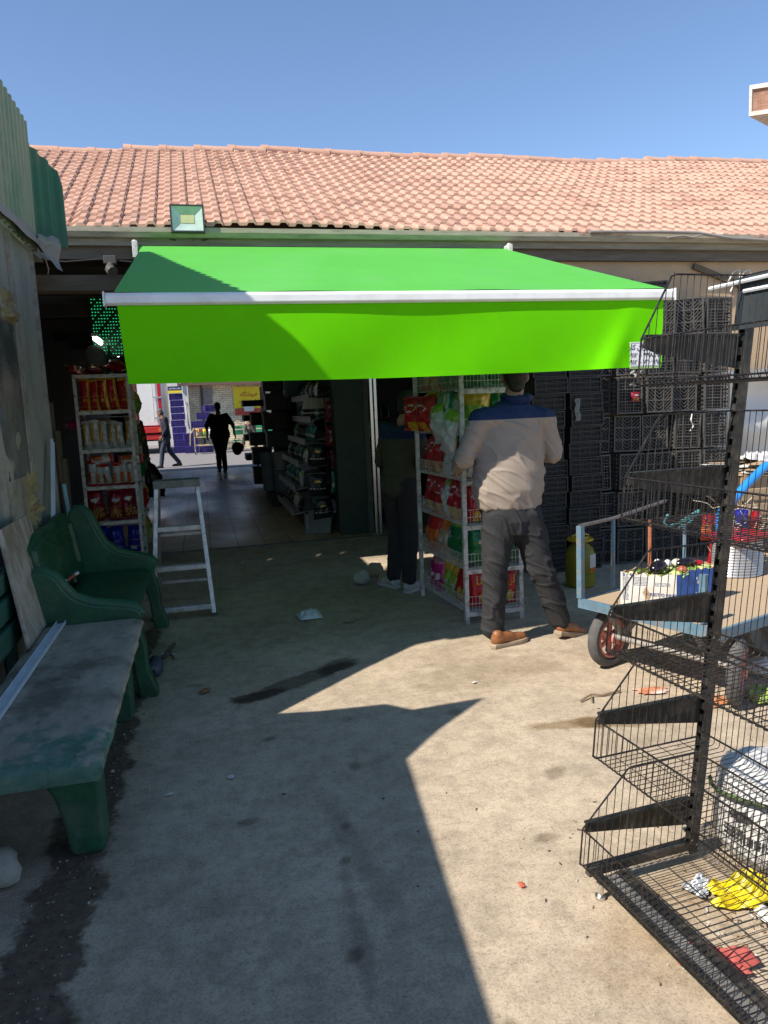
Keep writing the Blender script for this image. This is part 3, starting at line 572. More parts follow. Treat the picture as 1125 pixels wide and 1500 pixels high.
def slab(mbx, x0, x1, y0, y1, z0, z1, jit=.006, nx=14, ny=50):
    def top(a, b):
        x = x0+(x1-x0)*a; y = y0+(y1-y0)*b; e = min(a, 1-a)*(x1-x0); e2 = min(b, 1-b)*(y1-y0)
        ch = max(0, noise.noise(Vector((x*7, y*7, 5)))-.15); d = (.012+.03*ch)*max(0, 1-e/.03)+(.012+.03*ch)*max(0, 1-e2/.03)
        return (x+jit*noise.noise(Vector((x*3, y*9, 2)))*(1 if a > .5 else 0), y, z1-d+.002*noise.noise(Vector((x*12, y*12, 0))))
    mbx.grid(top, nx, ny)
    ring = [(a/nx, 0) for a in range(nx)]+[(1, b/ny) for b in range(ny)]+[(1-a/nx, 1) for a in range(nx)]+[(0, 1-b/ny) for b in range(ny)]
    T = [top(*r_) for r_ in ring]; n = len(T)
    mid = [(p[0]+.004*noise.noise(Vector((p[0]*30, p[1]*30, 1)))+(.006 if r_[0] == 1 else 0), p[1]-(.005 if r_[1] == 0 else 0), (z0+z1)/2) for p, r_ in zip(T, ring)]
    B = [(p[0]-(.008 if r_[0] == 1 else 0), p[1], z0) for p, r_ in zip(T, ring)]
    mbx.add(T+mid+B, [(i+n*k, i+n*(k+1), (i+1) % n+n*(k+1), (i+1) % n+n*k) for k in range(2) for i in range(n)]+[tuple(range(2*n, 3*n))])
mb = MB(); slab(mb, -.875, -.380, 2.33, 4.03, .385, .452); mb.build('seat', seat_m, b1, smooth=True)
legm = mat('green_leg_paint', (.011, .085, .040), .6, 0, .3, 6, .5, 25, dirt=(.10, .12, .09), dirt_amt=.5, dscale=7)
for y0 in (2.58, 3.72):
    mb = MB()
    P = [(-.435, .385), (-.435, .02), (-.445, 0), (-.535, 0), (-.55, .02), (-.56, .12), (-.585, .22), (-.62, .29), (-.68, .33), (-.76, .32), (-.80, .25), (-.815, .12), (-.82, 0), (-.87, 0), (-.87, .385)]
    mb.prism(P, 1, y0, y0+.14)
    mb.build('leg', legm, b1, bevel=.012)
b2 = thing('ornate_bench', 'dark green ornate bench with scrolled arms and moulded backrest', 'bench', (-.65, 4.75, 0))
mb = MB(); slab(mb, -.85, -.42, 4.12, 5.36, .40, .452); mb.build('seat', green_paint, b2, smooth=True)
def smoothpoly(P, k=5):
    out = []; n = len(P)
    for i in range(n):
        p0, p1, p2, p3 = (Vector(P[(i+j) % n]) for j in (-1, 0, 1, 2))
        for t in range(k):
            t /= k; out.append(tuple(.5*((2*p1)+(-p0+p2)*t+(2*p0-5*p1+4*p2-p3)*t*t+(-p0+3*p1-3*p2+p3)*t**3)))
    return out
side = [(-.40, .40), (-.38, .46), (-.42, .50), (-.52, .535), (-.63, .57), (-.71, .64), (-.755, .74), (-.79, .84), (-.84, .895), (-.89, .90), (-.925, .86), (-.93, .78), (-.92, .5), (-.90, .25), (-.90, .0), (-.80, 0), (-.79, .2), (-.72, .33), (-.55, .35), (-.46, .25), (-.44, .08), (-.42, 0), (-.34, 0), (-.335, .05), (-.37, .16), (-.375, .3)]
for y0, sc_ in ((4.02, .58), (5.36, 1.0)):
    P = [(a, b if b < .5 else .5+(b-.5)*sc_) for a, b in side]
    mb = MB(); mb.prism(smoothpoly(P, 3), 1, y0, y0+.085); a_ = mb.build('arm', green_paint, b2, bevel=.012)
    mb = MB(); mb.tube([(-.375, y0+.0425, .455), (-.42, y0+.0425, .50 if sc_ == 1 else .50), (-.52, y0+.0425, .50+.035*sc_), (-.63, y0+.0425, .50+.07*sc_), (-.71, y0+.0425, .5+.14*sc_), (-.755, y0+.0425, .5+.24*sc_), (-.79, y0+.0425, .5+.34*sc_), (-.84, y0+.0425, .5+.39*sc_), (-.89, y0+.0425, .5+.395*sc_)], [.024, .034, .032, .031, .03, .03, .03, .03, .025], 12)
    sub(mb, 'rolled_edge', green_paint, a_, smooth=True)
def backr(a, b):
    y = 4.10+1.26*a; z = .52+.30*b+(.05*math.sin(math.pi*a)+.02*math.sin(math.pi*a*3))*b
    x = -.865-.05*b
    e = max(abs(a-.5)*2, abs(b-.5)*2)
    r_ = .022 if .80 < e < .90 else (-.004 if e > .97 else .0)
    x += r_+.012*math.exp(-((a-.5)/.12)**2-((b-.5)/.25)**2)+(.010*math.sin(a*40+math.sin(b*9)*3)*math.sin(b*12) if e < .78 else 0)
    return (x, y, z)
mb = MB(); mb.grid(backr, 110, 36)
mb.grid(lambda a, b: (backr(1-a, b)[0]-.05, backr(1-a, b)[1], backr(1-a, b)[2]), 20, 4); 
mb.box(-.93, -.86, 4.10, 5.36, .50, .525); bk = mb.build('backrest', green_paint, b2, smooth=True)
mb = MB(); mb.tube([(backr(t/24, 1)[0]-.02, backr(t/24, 1)[1], backr(t/24, 1)[2]) for t in range(25)], .032, 10); sub(mb, 'top_rail', green_paint, bk, smooth=True)
mb = MB()
for yy in (4.3, 4.55, 4.8, 5.05): mb.tube([(-.87, yy, .45), (-.88, yy+.02, .52)], .016, 8)
mb.build('back_post', green_paint, b2, smooth=True)
mb = MB(); mb.tube([(-.84, 4.40, .62), (-.80, 4.42, .60), (-.78, 4.43, .61)], .0035, 6)
cw = solo(mb, 'wire_connector', mat('pale_wire2', (.6, .55, .5), .5), 'small red and white wire connector lying against the green backrest', 'connector', (-.8, 4.42, .6))
mb = MB(); mb.tube([(-.795, 4.42, .602), (-.76, 4.435, .625)], .008, 8); sub_o = mb.build('red_sleeve', mat('red_sleeve', (.5, .06, .03), .5), None, off=(-.8, 4.42, .6)); sub_o.parent = cw
mb = MB(); mb.tube([(-.76, 4.435, .625), (-.74, 4.445, .635)], .009, 8); sub_o = mb.build('white_plug', mat('plug_white', (.6, .6, .57), .5), None, off=(-.8, 4.42, .6)); sub_o.parent = cw
# pale stone slab leaning on the boards, standing on the bench seat
mb = MB()
pA, pB = Vector((-.845, 3.62, .455)), Vector((-.853, 4.32, .455)); upd = Vector((-.085, .17, .46)); nn_ = Vector((-.98, .0, -.18)).normalized()*.018
tA, tB = Vector((-.95, 3.765, 1.0)), Vector((-.95, 4.366, 1.0))
mb.add([pA, pB, tB, tA, pA+nn_, pB+nn_, tB+nn_, tA+nn_], [(0, 1, 2, 3), (7, 6, 5, 4), (0, 4, 5, 1), (1, 5, 6, 2), (2, 6, 7, 3), (3, 7, 4, 0)])
solo(mb, 'stone_slab', mat('pale_stone', (.44, .40, .335), .55, 0, .12, 4, .15, 30, dirt=(.20, .155, .10), dirt_amt=.8, dscale=5, dpos=(.42, .56), stretch=(1, 1.8, .8)), 'pale stained stone slab leaning against the green boards on the bench', 'slab', (-.82, 3.95, .453), bevel=.004)
def channel(name, p0, p1, w_, h_, label, upv=(0, 0, 1)):
    p0 = Vector(p0); p1 = Vector(p1); d = (p1-p0).normalized(); u = Vector(upv); x = d.cross(u).normalized(); u = x.cross(d); mb = MB()
    t = .003
    for (a, b, ww, hh) in ((0, 0, w_, t), (-w_/2+t/2, h_/2, t, h_-t), (w_/2-t/2, h_/2, t, h_-t)):
        mb.bar(p0+x*a+u*b, p1+x*a+u*b, ww, hh, u)
    return solo(mb, name, mat('white_plastic_profile', (.56, .62, .68), .35, 0, .05, 5, dirt=(.4, .42, .42), dirt_amt=.4, dscale=6), label, 'profile', tuple(p0))
channel('plastic_profile', (-.795, 2.35, .457), (-.775, 4.30, .457), .045, .018, 'long white U-shaped plastic profile lying along the concrete bench')
channel('plastic_profile', (-.955, 4.86, .62), (-.985, 5.40, 1.36), .045, .018, 'white plastic profile leaning against the cabin wall behind the stone slab', (1, 0, 0))
mb = MB(); mb.ell((-.70, 4.40, .48), (.04, .03, .022), 10); solo(mb, 'crumpled_rag', mat('grey_rag', (.12, .14, .16), .9, bump=.6), 'small grey crumpled rag in the corner where the two benches meet', 'rag', (-.7, 4.4, .46), smooth=True)
def rock(name, c, r, m, label, seed=0, cat='stone', group=None):
    mb = MB(); n = 14; mb.ell((0, 0, 0), (1, 1, 1), n)
    mb.v = [tuple(c[k]+r[k]*(q[k]*(1+.0))*(1+.28*noise.noise(Vector(q)*1.3+Vector((seed, 0, 0)))+.1*noise.noise(Vector(q)*4+Vector((seed, 5, 0)))) for k in range(3)) for q in mb.v]
    mb.v = [(x, y, max(z, c[2]-r[2]*.8)) for x, y, z in mb.v]
    return solo(mb, name, m, label, cat, (c[0], c[1], c[2]-r[2]*.8), group, smooth=True)
stone_m = mat('pale_rubble', (.36, .34, .29), .9, 0, .15, 8, .6, 40, dirt=(.2, .18, .15), dirt_amt=.5, dscale=9)
rock('concrete_lump', (-.765, 2.50, .05), (.085, .075, .06), stone_m, 'pale lump of concrete on the ground beside the near bench leg', 3)
rock('rubble_lump', (1.22, 6.05, .06), (.07, .06, .07), stone_m, 'grey rubble lump, leftmost of the rubble behind the snack stand', 11, group='rubble by the shop door')
rock('rubble_lump', (1.36, 6.12, .10), (.075, .06, .07), mat('brown_rubble', (.26, .20, .13), .9, 0, .2, 8, .6), 'brown rubble lump lying on top of the other rubble by the shop door', 17, group='rubble by the shop door')
rock('rubble_lump', (1.40, 5.98, .05), (.06, .05, .06), mat('brown_rubble', (.26, .20, .13), .9), 'small brown rubble lump just behind the white trainer', 23, group='rubble by the shop door')
rock('dark_bag_lump', (-.375, 4.40, .045), (.055, .09, .055), mat('dark_blue_bag', (.05, .055, .08), .5, 0, .3, 6, .5), 'dark blue crumpled bag at the foot of the ornate bench', 31, 'bag')
# ladder
ld = thing('step_ladder', 'scuffed aluminium folding step ladder standing open in the passage mouth', 'ladder', (-.2, 5.8, 0))
fl_, fr_ = (-.445, 5.58, 0), (-.01, 5.56, 0); tl, tr_ = (-.355, 5.72, 1.005), (-.065, 5.72, 1.0)
bl, br = (-.43, 6.22, 0), (-.03, 6.20, 0); tbl, tbr = (-.345, 5.80, .985), (-.075, 5.80, .985)
for a, b in ((fl_, tl), (fr_, tr_)):
    mb = MB(); mb.bar(a, b, .032, .058, (0, 1, 0)); rl = mb.build('side_rail', aluminium, ld, bevel=.003)
    mb = MB(); mb.box(a[0]-.018, a[0]+.018, a[1]-.035, a[1]+.035, 0, .03); sub(mb, 'rubber_foot', rubber, rl)
for a, b in ((bl, tbl), (br, tbr)):
    mb = MB(); mb.bar(a, b, .02, .035, (0, 1, 0)); mb.build('rear_rail', aluminium, ld, bevel=.003)
def lrp(a, b, t): return Vector(a).lerp(Vector(b), t)
for zt in (.085, .385, .675):
    p, q_ = lrp(fl_, tl, zt/1.005), lrp(fr_, tr_, zt/1.005); mb = MB(); mb.obox((p+q_)/2, ((q_-p).length-.02, .075, .018)); mb.obox((p+q_)/2+Vector((0, -.036, -.012)), ((q_-p).length-.02, .004, .03)); mb.build('tread', aluminium, ld, bevel=.002)
for zt in (.16, .58):
    p, q_ = lrp(bl, tbl, zt), lrp(br, tbr, zt); mb = MB(); mb.bar(p, q_, .02, .02); mb.build('rear_brace', aluminium, ld)
mb = MB(); mb.box(-.375, -.045, 5.67, 5.86, 1.0, 1.018); mb.box(-.378, -.042, 5.664, 5.67, .965, 1.02); mb.build('top_platform', mat('platform_grey', (.16, .18, .17), .6, .3, .3, 10, .2, dirt=(.35, .35, .33), dirt_amt=.5, dscale=12), ld, bevel=.003)
mb = MB(); mb.tube([(-.42, 5.62, .30), (-.415, 6.10, .30)], .005, 6); mb.tube([(-.03, 5.62, .30), (-.035, 6.10, .30)], .005, 6); mb.build('spreader_bar', aluminium, ld)

# ================================================================== LITTER
def scrap(name, c, w_, h_, m, label, cat, rz=0, amp=.012, n=10, group=None, sc=14, z=.007):
    n = n if n < 8 else int(n*1.7)
    mb = MB(); rot = Matrix.Rotation(rz, 3, 'Z'); sd_ = sum(c)*10
    def fn(a, b):
        q = Vector(((a-.5)*w_*(1+.5*noise.noise(Vector((b*3.5, sd_, 0)))), (b-.5)*h_*(1+.6*noise.noise(Vector((a*3.5, sd_, 4)))), 0)); q = rot @ q
        zz = amp*(.5+1.0*noise.noise(Vector((a*2.2+sd_, b*1.8, 1)))+.22*(1-2*abs(noise.noise(Vector((a*3+sd_, b*3.1, 3)))))+.4*noise.noise(Vector((a*6+sd_, b*6.5, 5)))+.15*noise.noise(Vector((a*14, b*15+sd_, 7)))); zz = max(0, zz)*(.35+.65*min(1, 7*a*(1-a)*1.4)*min(1, 7*b*(1-b)*1.4))
        return (c[0]+q.x, c[1]+q.y, z+zz)
    mb.grid(fn, n, n); return solo(mb, name, m, label, cat, (c[0], c[1], 0), group, smooth='all')
paper = mat('litter_paper', (.55, .54, .50), .8, 0, .1)
scrap('paper_scrap', (.009, 2.977), .026, .03, paper, 'small white paper square lying in the middle of the shaded ground', 'paper', .1, .004, 4)
scrap('paper_scrap', (-.235, 2.91), .03, .014, paper, 'tiny folded white paper left of the middle, near the dirt strip', 'paper', .3, .004, 4)
mb = MB(); mb.tube([(-.34, 4.62, .02), (-.28, 4.90, .015)], .012, 6); mb.tube([(-.30, 4.72, .02), (-.27, 4.60, .012)], .006, 5)
solo(mb, 'stick', mat('brown_stick', (.10, .06, .04), .8), 'brown stick lying in the dirt beside the ornate bench leg', 'stick', (-.31, 4.75, 0))
scrap('paper_strip', (-.31, 4.72), .10, .02, paper, 'white paper strip lying in the dirt beside the ornate bench', 'paper', -.3, .01, 6)
leafm = mat('dry_leaf', (.22, .11, .035), .8)
scrap('dry_leaf', (-.09, 3.98), .06, .03, leafm, 'curled orange dry leaf on the ground below the ladder', 'leaf', .4, .02, 6)
scrap('dry_twig', (-.14, 4.10), .09, .010, mat('dry_stalk', (.20, .16, .10), .8), 'dry stalk lying beside the orange dry leaf', 'twig', -.2, .008, 6)
mb = MB()
def wb(a, b):
    u, v = (a-.5)*2, (b-.5)*2; th = .045*(1-abs(u)**3)*(1-abs(v)**3)
    return u, v, th
for sgn in (1, -.15):
    mb.grid(lambda a, b: (.655+.085*(a-.5)*2*(1+.2*noise.noise(Vector((b*4, 2, 0))))-.02*(b-.5), 5.22+.075*(b-.5)*2*(1+.2*noise.noise(Vector((a*4, 7, 0)))), .012+sgn*wb(a, b)[2]*(1+.7*noise.noise(Vector((a*7, b*7, 3))))), 22, 22)
solo(mb, 'plastic_bag', mat('white_bag', (.50, .56, .56), .35, 0, .1, 8, .5, 25, dirt=(.3, .36, .36), dirt_amt=.4, dscale=14), 'small knotted white plastic bag lying on the ground under the awning', 'bag', (.655, 5.22, 0), smooth='all')
scrap('packet_wrapper', (2.12, 3.20), .16, .07, mat('orange_wrapper', (.55, .22, .12), .4, 0, .5, 16, dirt=(.6, .58, .54), dirt_amt=.9, dscale=9), 'flattened orange and white food wrapper beside the cart wheel', 'wrapper', -.2, .015)
mb = MB(); mb.tube([(1.72, 3.20, .01), (1.80, 3.24, .018), (1.86, 3.23, .010), (1.97, 3.25, .012)], .005, 6); mb.tube([(1.80, 3.24, .018), (1.77, 3.17, .008)], .004, 5)
solo(mb, 'dry_twig', mat('twig', (.22, .15, .09), .8), 'dry forked twig on the sunlit ground', 'twig', (1.84, 3.2, 0))
scrap('plastic_shred', (.86, 1.98), .016, .03, mat('red_shred', (.5, .12, .06), .5), 'tiny red plastic shred on the sunlit ground at the bottom', 'litter', 0, .004, 4)
scrap('paper_scrap', (1.32, 3.62), .03, .02, paper, 'white paper scrap on the sunlit ground ahead of the brown shoes', 'paper', .5, .006, 4)
rr = random.Random(12)
mb = MB()
for _ in range(150):
    x, y = (rr.uniform(-.3, 2.3), rr.uniform(1.2, 5.0)) if rr.random() < .5 else (rr.gauss(1.25, .22), rr.uniform(1.2, 2.4))
    if x < -.3: continue
    mb.c = rr.choice((0, 1, 1, 2)); r = rr.uniform(.0012, .0035)
    mb.obox((x, y, r*.5+.001), (r*rr.uniform(1, 5), r, r), Matrix.Rotation(rr.random()*3, 3, 'Z'))
struct(mb, 'ground_debris', [mat('debris_pale', (.5, .47, .42), .9), mat('debris_dark', (.08, .06, .05), .9), mat('debris_brown', (.28, .18, .10), .9)])['kind'] = 'stuff'
mb = MB()
for _ in range(600):
    x, y = rr.gauss(1.55, .16), rr.gauss(1.5, .2)
    if x < 1.2: continue
    mb.c = rr.choice((0, 0, 1, 2, 2)); r = rr.uniform(.002, .006)
    mb.obox((x, y, r*.5+.002), (r*rr.uniform(1, 6), r*rr.uniform(.5, 2), r*.5), Matrix.Rotation(rr.random()*3, 3, 'Z') @ Matrix.Rotation(rr.uniform(-.3, .3), 3, 'X'))
struct(mb, 'swept_litter', [MT['debris_pale'], MT['debris_dark'], MT['debris_brown']])['kind'] = 'stuff'
# ================================================================== SNACK BAGS
foil = lambda n, c, d=None: mat(n, c, .3, .15, .15, 14, .35, 30, dirt=d, dirt_amt=.6, dscale=12, spec=.6)
FO = {'red': foil('foil_red', (.42, .008, .014)), 'maroon': foil('foil_maroon', (.22, .006, .02)), 'yellow': foil('foil_yellow', (.62, .38, .03)), 'white': foil('foil_white', (.55, .56, .56)),
      'orange': foil('foil_orange', (.55, .13, .02)), 'green': foil('foil_green', (.01, .16, .05)), 'lime': foil('foil_lime', (.25, .42, .05)), 'blue': foil('foil_blue', (.01, .02, .30)), 'magenta': foil('foil_magenta', (.45, .01, .16)),
      'gold': foil('foil_gold', (.5, .36, .08)), 'beige': foil('foil_beige', (.42, .30, .18)), 'black': foil('foil_black', (.012, .012, .014)), 'teal': foil('foil_teal', (.02, .22, .18)), 'pink': foil('foil_pink', (.45, .18, .2))}
LIB = {}
def bag_mesh(kind, w_, h_, t_, cols, pat, seed):
    """closed pillow pouch with flat crimped ends; front towards -y, base at z=0"""
    key = (kind, seed, w_, h_)
    if key in LIB: return LIB[key]
    mb = MB(); nu, nv = 16, 22
    def th(u, v):
        q = max(0, (1-abs(u)**2.6))*max(0, 1-abs(v/.9)**3)**.6 if abs(v) < .9 else 0
        return t_/2*q**.75
    for sg_ in (-1, 1):
        def fn(a, b, sg_=sg_):
            u, v = a*2-1, b*2-1; T = th(u, v)
            pin = 1-.10*(1-abs(v))**.5*(1 if abs(v) < .9 else 0)+.02*noise.noise(Vector((v*5, seed, 0)))
            cr = (.25*noise.noise(Vector((u*2.2+seed, v*3, sg_*4)))+.14*noise.noise(Vector((u*6+seed, v*7, sg_*3))))*T*2
            x = u*w_/2*pin; z = h_/2+v*h_/2*(1-.06*abs(u)**2)
            bend = .012*noise.noise(Vector((v*2, seed*2.3, 7)))+.004*math.sin(u*26)*(1 if abs(v) > .9 else 0)
            return (x, sg_*(T+cr+.0006)+bend, z)
        o = len(mb.v)
        mb.grid(fn if sg_ == -1 else (lambda a, b: fn(1-a, b)), nu, nv, lambda a, b, s2=sg_: pat((a if s2 == -1 else 1-a), b))
    LIB[key] = mb.mesh(kind, [FO[c] for c in cols]); me = LIB[key]
    me.polygons.foreach_set('use_smooth', [True]*len(me.polygons)); return me
def logo(a, b, cx=.5, cy=.62, rx=.28, ry=.13): return ((a-cx)/rx)**2+((b-cy)/ry)**2 < 1
PAT = {
 'stripe': (('red', 'yellow'), lambda a, b: 1 if (a > .72 or b > .93 or b < .06 or .3 < b < .36 and a > .3) else 0),
 'tube': (('white', 'yellow'), lambda a, b: 1 if (.08 < a < .42 and .28 < b < .9) else 0),
 'halfor': (('white', 'orange', 'red'), lambda a, b: 1 if (a < .45 and .15 < b < .55) else (2 if b > .86 or b < .07 else 0)),
 'bigred': (('maroon', 'white', 'gold'), lambda a, b: 1 if (logo(a, b, .5, .68, .27, .07) and int(a*23+b*31) % 3) else (2 if (.12 < b < .42 and int(a*9)+int(b*13) & 1 and .2 < a < .85) else 0)),
 'bluebag': (('blue', 'white'), lambda a, b: 1 if (.25 < a < .62 and .15 < b < .28) else 0),
 'redchip': (('red', 'white', 'yellow'), lambda a, b: 1 if (logo(a, b, .5, .66, .30, .10) and not logo(a, b, .5, .66, .24, .07)) else (2 if (b < .28 and abs(a-.55) < .22) else 0)),
 'greenchip': (('green', 'white', 'lime'), lambda a, b: 1 if (logo(a, b, .5, .60, .25, .06) and int(a*17) % 2) else (2 if b > .8 and a > .4 else 0)),
 'whitebag': (('white', 'lime'), lambda a, b: 1 if (b > .75 and a > .25) else 0),
 'striped': (('teal', 'white'), lambda a, b: int(a*9) & 1),
 'beigebag': (('beige', 'orange', 'white'), lambda a, b: 1 if b > .7 else (2 if logo(a, b, .5, .4, .2, .1) else 0)),
 'orangebag': (('orange', 'red'), lambda a, b: 1 if b > .6 else 0),
 'limebag': (('lime', 'yellow', 'white'), lambda a, b: 1 if b > .65 else (2 if logo(a, b, .5, .35, .2, .08) else 0)),
 'magentabag': (('magenta', 'white', 'pink'), lambda a, b: 1 if logo(a, b, .5, .45, .25, .08) else (2 if b > .8 else 0)),
 'goldred': (('red', 'gold'), lambda a, b: 1 if (b > .92 or logo(a, b, .6, .25, .2, .16)) else 0),
 'blackbag': (('black', 'yellow', 'white'), lambda a, b: 1 if logo(a, b, .5, .62, .22, .05) else (2 if (.3 < b < .36 and int(a*21) % 2) else 0)),
 'tealbag': (('teal', 'white'), lambda a, b: 1 if (.28 < b < .45) else 0),
 'redhang': (('maroon', 'gold', 'white'), lambda a, b: 1 if logo(a, b, .5, .3, .25, .12) else (2 if (logo(a, b, .5, .7, .3, .1) and int(a*19) % 2) else 0)),
}
rb = random.Random(21)
def bag(kind, loc, w_, h_, t_, label, group, rx=0, ry=0, rz=0, cat='snack bag', name='snack_bag', wob=.06):
    cols, pat = PAT[kind]; me = bag_mesh(kind, w_, h_, t_, cols, pat, rb.randrange(3))
    o = bpy.data.objects.new(name, me); C.objects.link(o); o.location = loc
    o.rotation_euler = (rx+rb.gauss(0, wob*.6), ry+rb.gauss(0, wob), rz+rb.gauss(0, wob*1.5)); s_ = rb.uniform(.94, 1.05)
    # scale to the asked size when the shared mesh differs
    o.scale = (s_, s_, s_*rb.uniform(.96, 1.03)); return tag(o, label, cat, group)

# ------------------------------------------------------------------ left white snack shelf
SX0, SX1, SY = -1.21, -.705, 8.0
lk = thing('snack_shelf', 'tall white steel shelf of snack bags at the left of the passage', 'shelf', (-.96, 8.2, 0))
for (x, y) in ((SX0, SY), (SX1, SY), (SX0, SY+.45), (SX1, SY+.45)):
    mb = MB(); mb.box(x, x+.032, y, y+.004, 0, 1.93); mb.box(x if x > -1 else x, (x if x > -1 else x)+.004, y+.0045, y+.035, 0, 1.93)
    for k in range(24): mb.box(x+.012, x+.020, y-.0015, y-.0004, .06+k*.08, .085+k*.08)
    mb.build('upright', white_metal, lk)
SHL = (.10, .36, .76, 1.18, 1.565, 1.905)
lev = [.075, .435, .80, 1.175, 1.56, 1.92]
for z in lev:
    mb = MB(); mb.box(SX0+.002, SX1+.03, SY-.006, SY-.0015, z-.028, z+.008); mb.box(SX0+.005, SX1+.028, SY+.002, SY+.45, z-.004, z); mb.build('shelf_board', white_metal, lk)
    if z < 1.85:
        for k in (1, 2, 3):
            mb = MB(); mb.tube([(SX0, SY-.012, z+.045*k+.01), (SX1+.03, SY-.012, z+.045*k+.01+.02*(k-2))], .0016, 5); mb.build('guard_wire', mat('gold_wire', (.5, .42, .25), .35, .6), lk)
g_ = 'snack bags on the tall white shelf'
def row(n, kind, z, w_, h_, t_, desc, where, y=SY+.10, ry=0, x0=SX0+.04, x1=SX1+.01, rx=0):
    for i in range(n):
        x = x0+(x1-x0)*(i+.5)/n
        bag(kind, (x, y+rb.uniform(-.01, .02), z), w_, h_, t_, '%s, %s from left, %s' % (desc, ORD[i], where), g_, ry=ry, rx=rx)
row(5, 'stripe', 1.562, .100, .335, .075, 'tall red bag with yellow stripe', 'top level of the tall white shelf')
row(6, 'tube', 1.177, .088, .30, .08, 'white bag with yellow window', 'second level of the tall white shelf')
for i in range(2): bag('magentabag' if i == 0 else 'beigebag', (-1.08+.24*i, SY+.24, 1.44), .2, .28, .08, ('dusty pink bag lying on the white bags' if i == 0 else 'beige bag lying on the white bags at the right')+', second level of the tall shelf', g_, rx=R(-88), rz=1.5)
row(6, 'halfor', .802, .088, .25, .08, 'white and orange bag', 'third level of the tall white shelf')
row(2, 'halfor', 1.05, .11, .24, .08, 'white and orange bag lying flat', 'third level of the tall white shelf', ry=R(82), y=SY+.11, x0=SX0-.08, x1=SX1-.0)
row(3, 'bigred', .44, .168, .34, .12, 'big dark red bag', 'fourth level of the tall white shelf')
row(3, 'bluebag', .085, .168, .30, .12, 'blue bag with white square', 'lowest level of the tall white shelf')
for i, (x, rz_) in enumerate(((-1.16, .5), (-1.02, .1), (-.86, -.3), (-.78, .2))): bag('bigred' if i % 2 else 'goldred', (x, SY+.12, 1.95+.02*i), .2, .3, .08, '%s of the red bags lying on top of the tall white shelf' % ['leftmost', 'second', 'third', 'rightmost'][i], g_, rx=R(-75), rz=rz_, ry=.3)
mb = MB(); mb.lathe([(.035, 0), (.037, .15), (.03, .2), (.014, .24), (.014, .28), (.017, .285), (.017, .30)], (-.87, 8.30, 1.93), 14)
solo(mb, 'bottle', mat('green_bottle', (.01, .12, .05), .2), 'green bottle standing on top of the tall white shelf', 'bottle', (-.87, 8.30, 1.93), smooth=True)
mb = MB(); mb.loft([(-1.0, 8.35, 1.93, .10, .08), (-1.0, 8.35, 2.05, .12, .09), (-1.02, 8.35, 2.18, .10, .08), (-1.02, 8.35, 2.24, .04, .04)], 14)
solo(mb, 'grey_sack', mat('grey_sack', (.12, .14, .13), .8, 0, .3, 6, .6, 20), 'grey cloth sack on top of the tall white shelf', 'sack', (-1, 8.35, 1.93), smooth=True)
# side shelf beyond
l2 = thing('side_rack', 'narrow rack of green and yellow bags just behind the tall white shelf', 'rack', (-.72, 8.8, 0))
mb = MB()
for y in (8.55, 9.15): mb.box(-.72, -.695, y, y+.025, 0, 1.9)
mb.build('post', white_metal, l2)
mb = MB()
for z in (.1, .45, .8, 1.15, 1.5): mb = MB(); mb.box(-1.0, -.695, 8.58, 9.15, z, z+.008); mb.build('shelf_board', white_metal, l2)
k_ = 0
for z in (.11, .46, .81, 1.16, 1.51):
    for i in range(2):
        kd = ['limebag', 'greenchip', 'goldred', 'limebag', 'greenchip'][(k_ % 5)]; k_ += 1
        bag(kd, (-.70, 8.72+.26*i, z), .2, .28, .09, '%s bag on the %s level of the narrow rack, %s one' % ({'limebag': 'lime yellow', 'greenchip': 'dark green', 'goldred': 'red and gold'}[kd], ORD[(4-int((z-.1)/.35))], ('nearer', 'farther')[i]), 'bags in the narrow side rack', rz=R(90))
# fluorescent tube and green light string inside
ft = thing('fluorescent_lamp', 'lit white fluorescent tube lamp above the tall white shelf', 'lamp', (-.86, 8.55, 2.2))
mb = MB(); mb.box(-1.03, -.97, 8.30, 10.6, 2.33, 2.36); mb.build('housing', white_metal, ft)
mb = MB(); mb.tube([(-1.0, 8.32, 2.305), (-1.0, 10.58, 2.305)], .022, 10); mb.build('tube', mat('lit_tube', (.8, .8, .8), .5, emit=(.85, 1, .92), estr=3.5), ft)
gl = thing('green_light_panel', 'panel of tiny lit green lamps hanging in the dark above the tall white shelf', 'light', (-.95, 8.75, 2.4))
mb = MB(); mb.box(-1.08, -.72, 8.80, 8.83, 2.16, 2.80); mb.build('backing', mat('dark_green_mesh', (.004, .03, .015), .6), gl)
mb = MB()
for i in range(11):
    for j in range(18):
        if (i*7+j*3) % 5: mb.obox((-1.06+i*.030+.004*(j % 2), 8.795, 2.19+j*.034), (.011, .006, .007))
mb.build('led_lamp', mat('lit_green_led', (.0, .3, .1), .5, emit=(.03, 1, .35), estr=.45), gl)

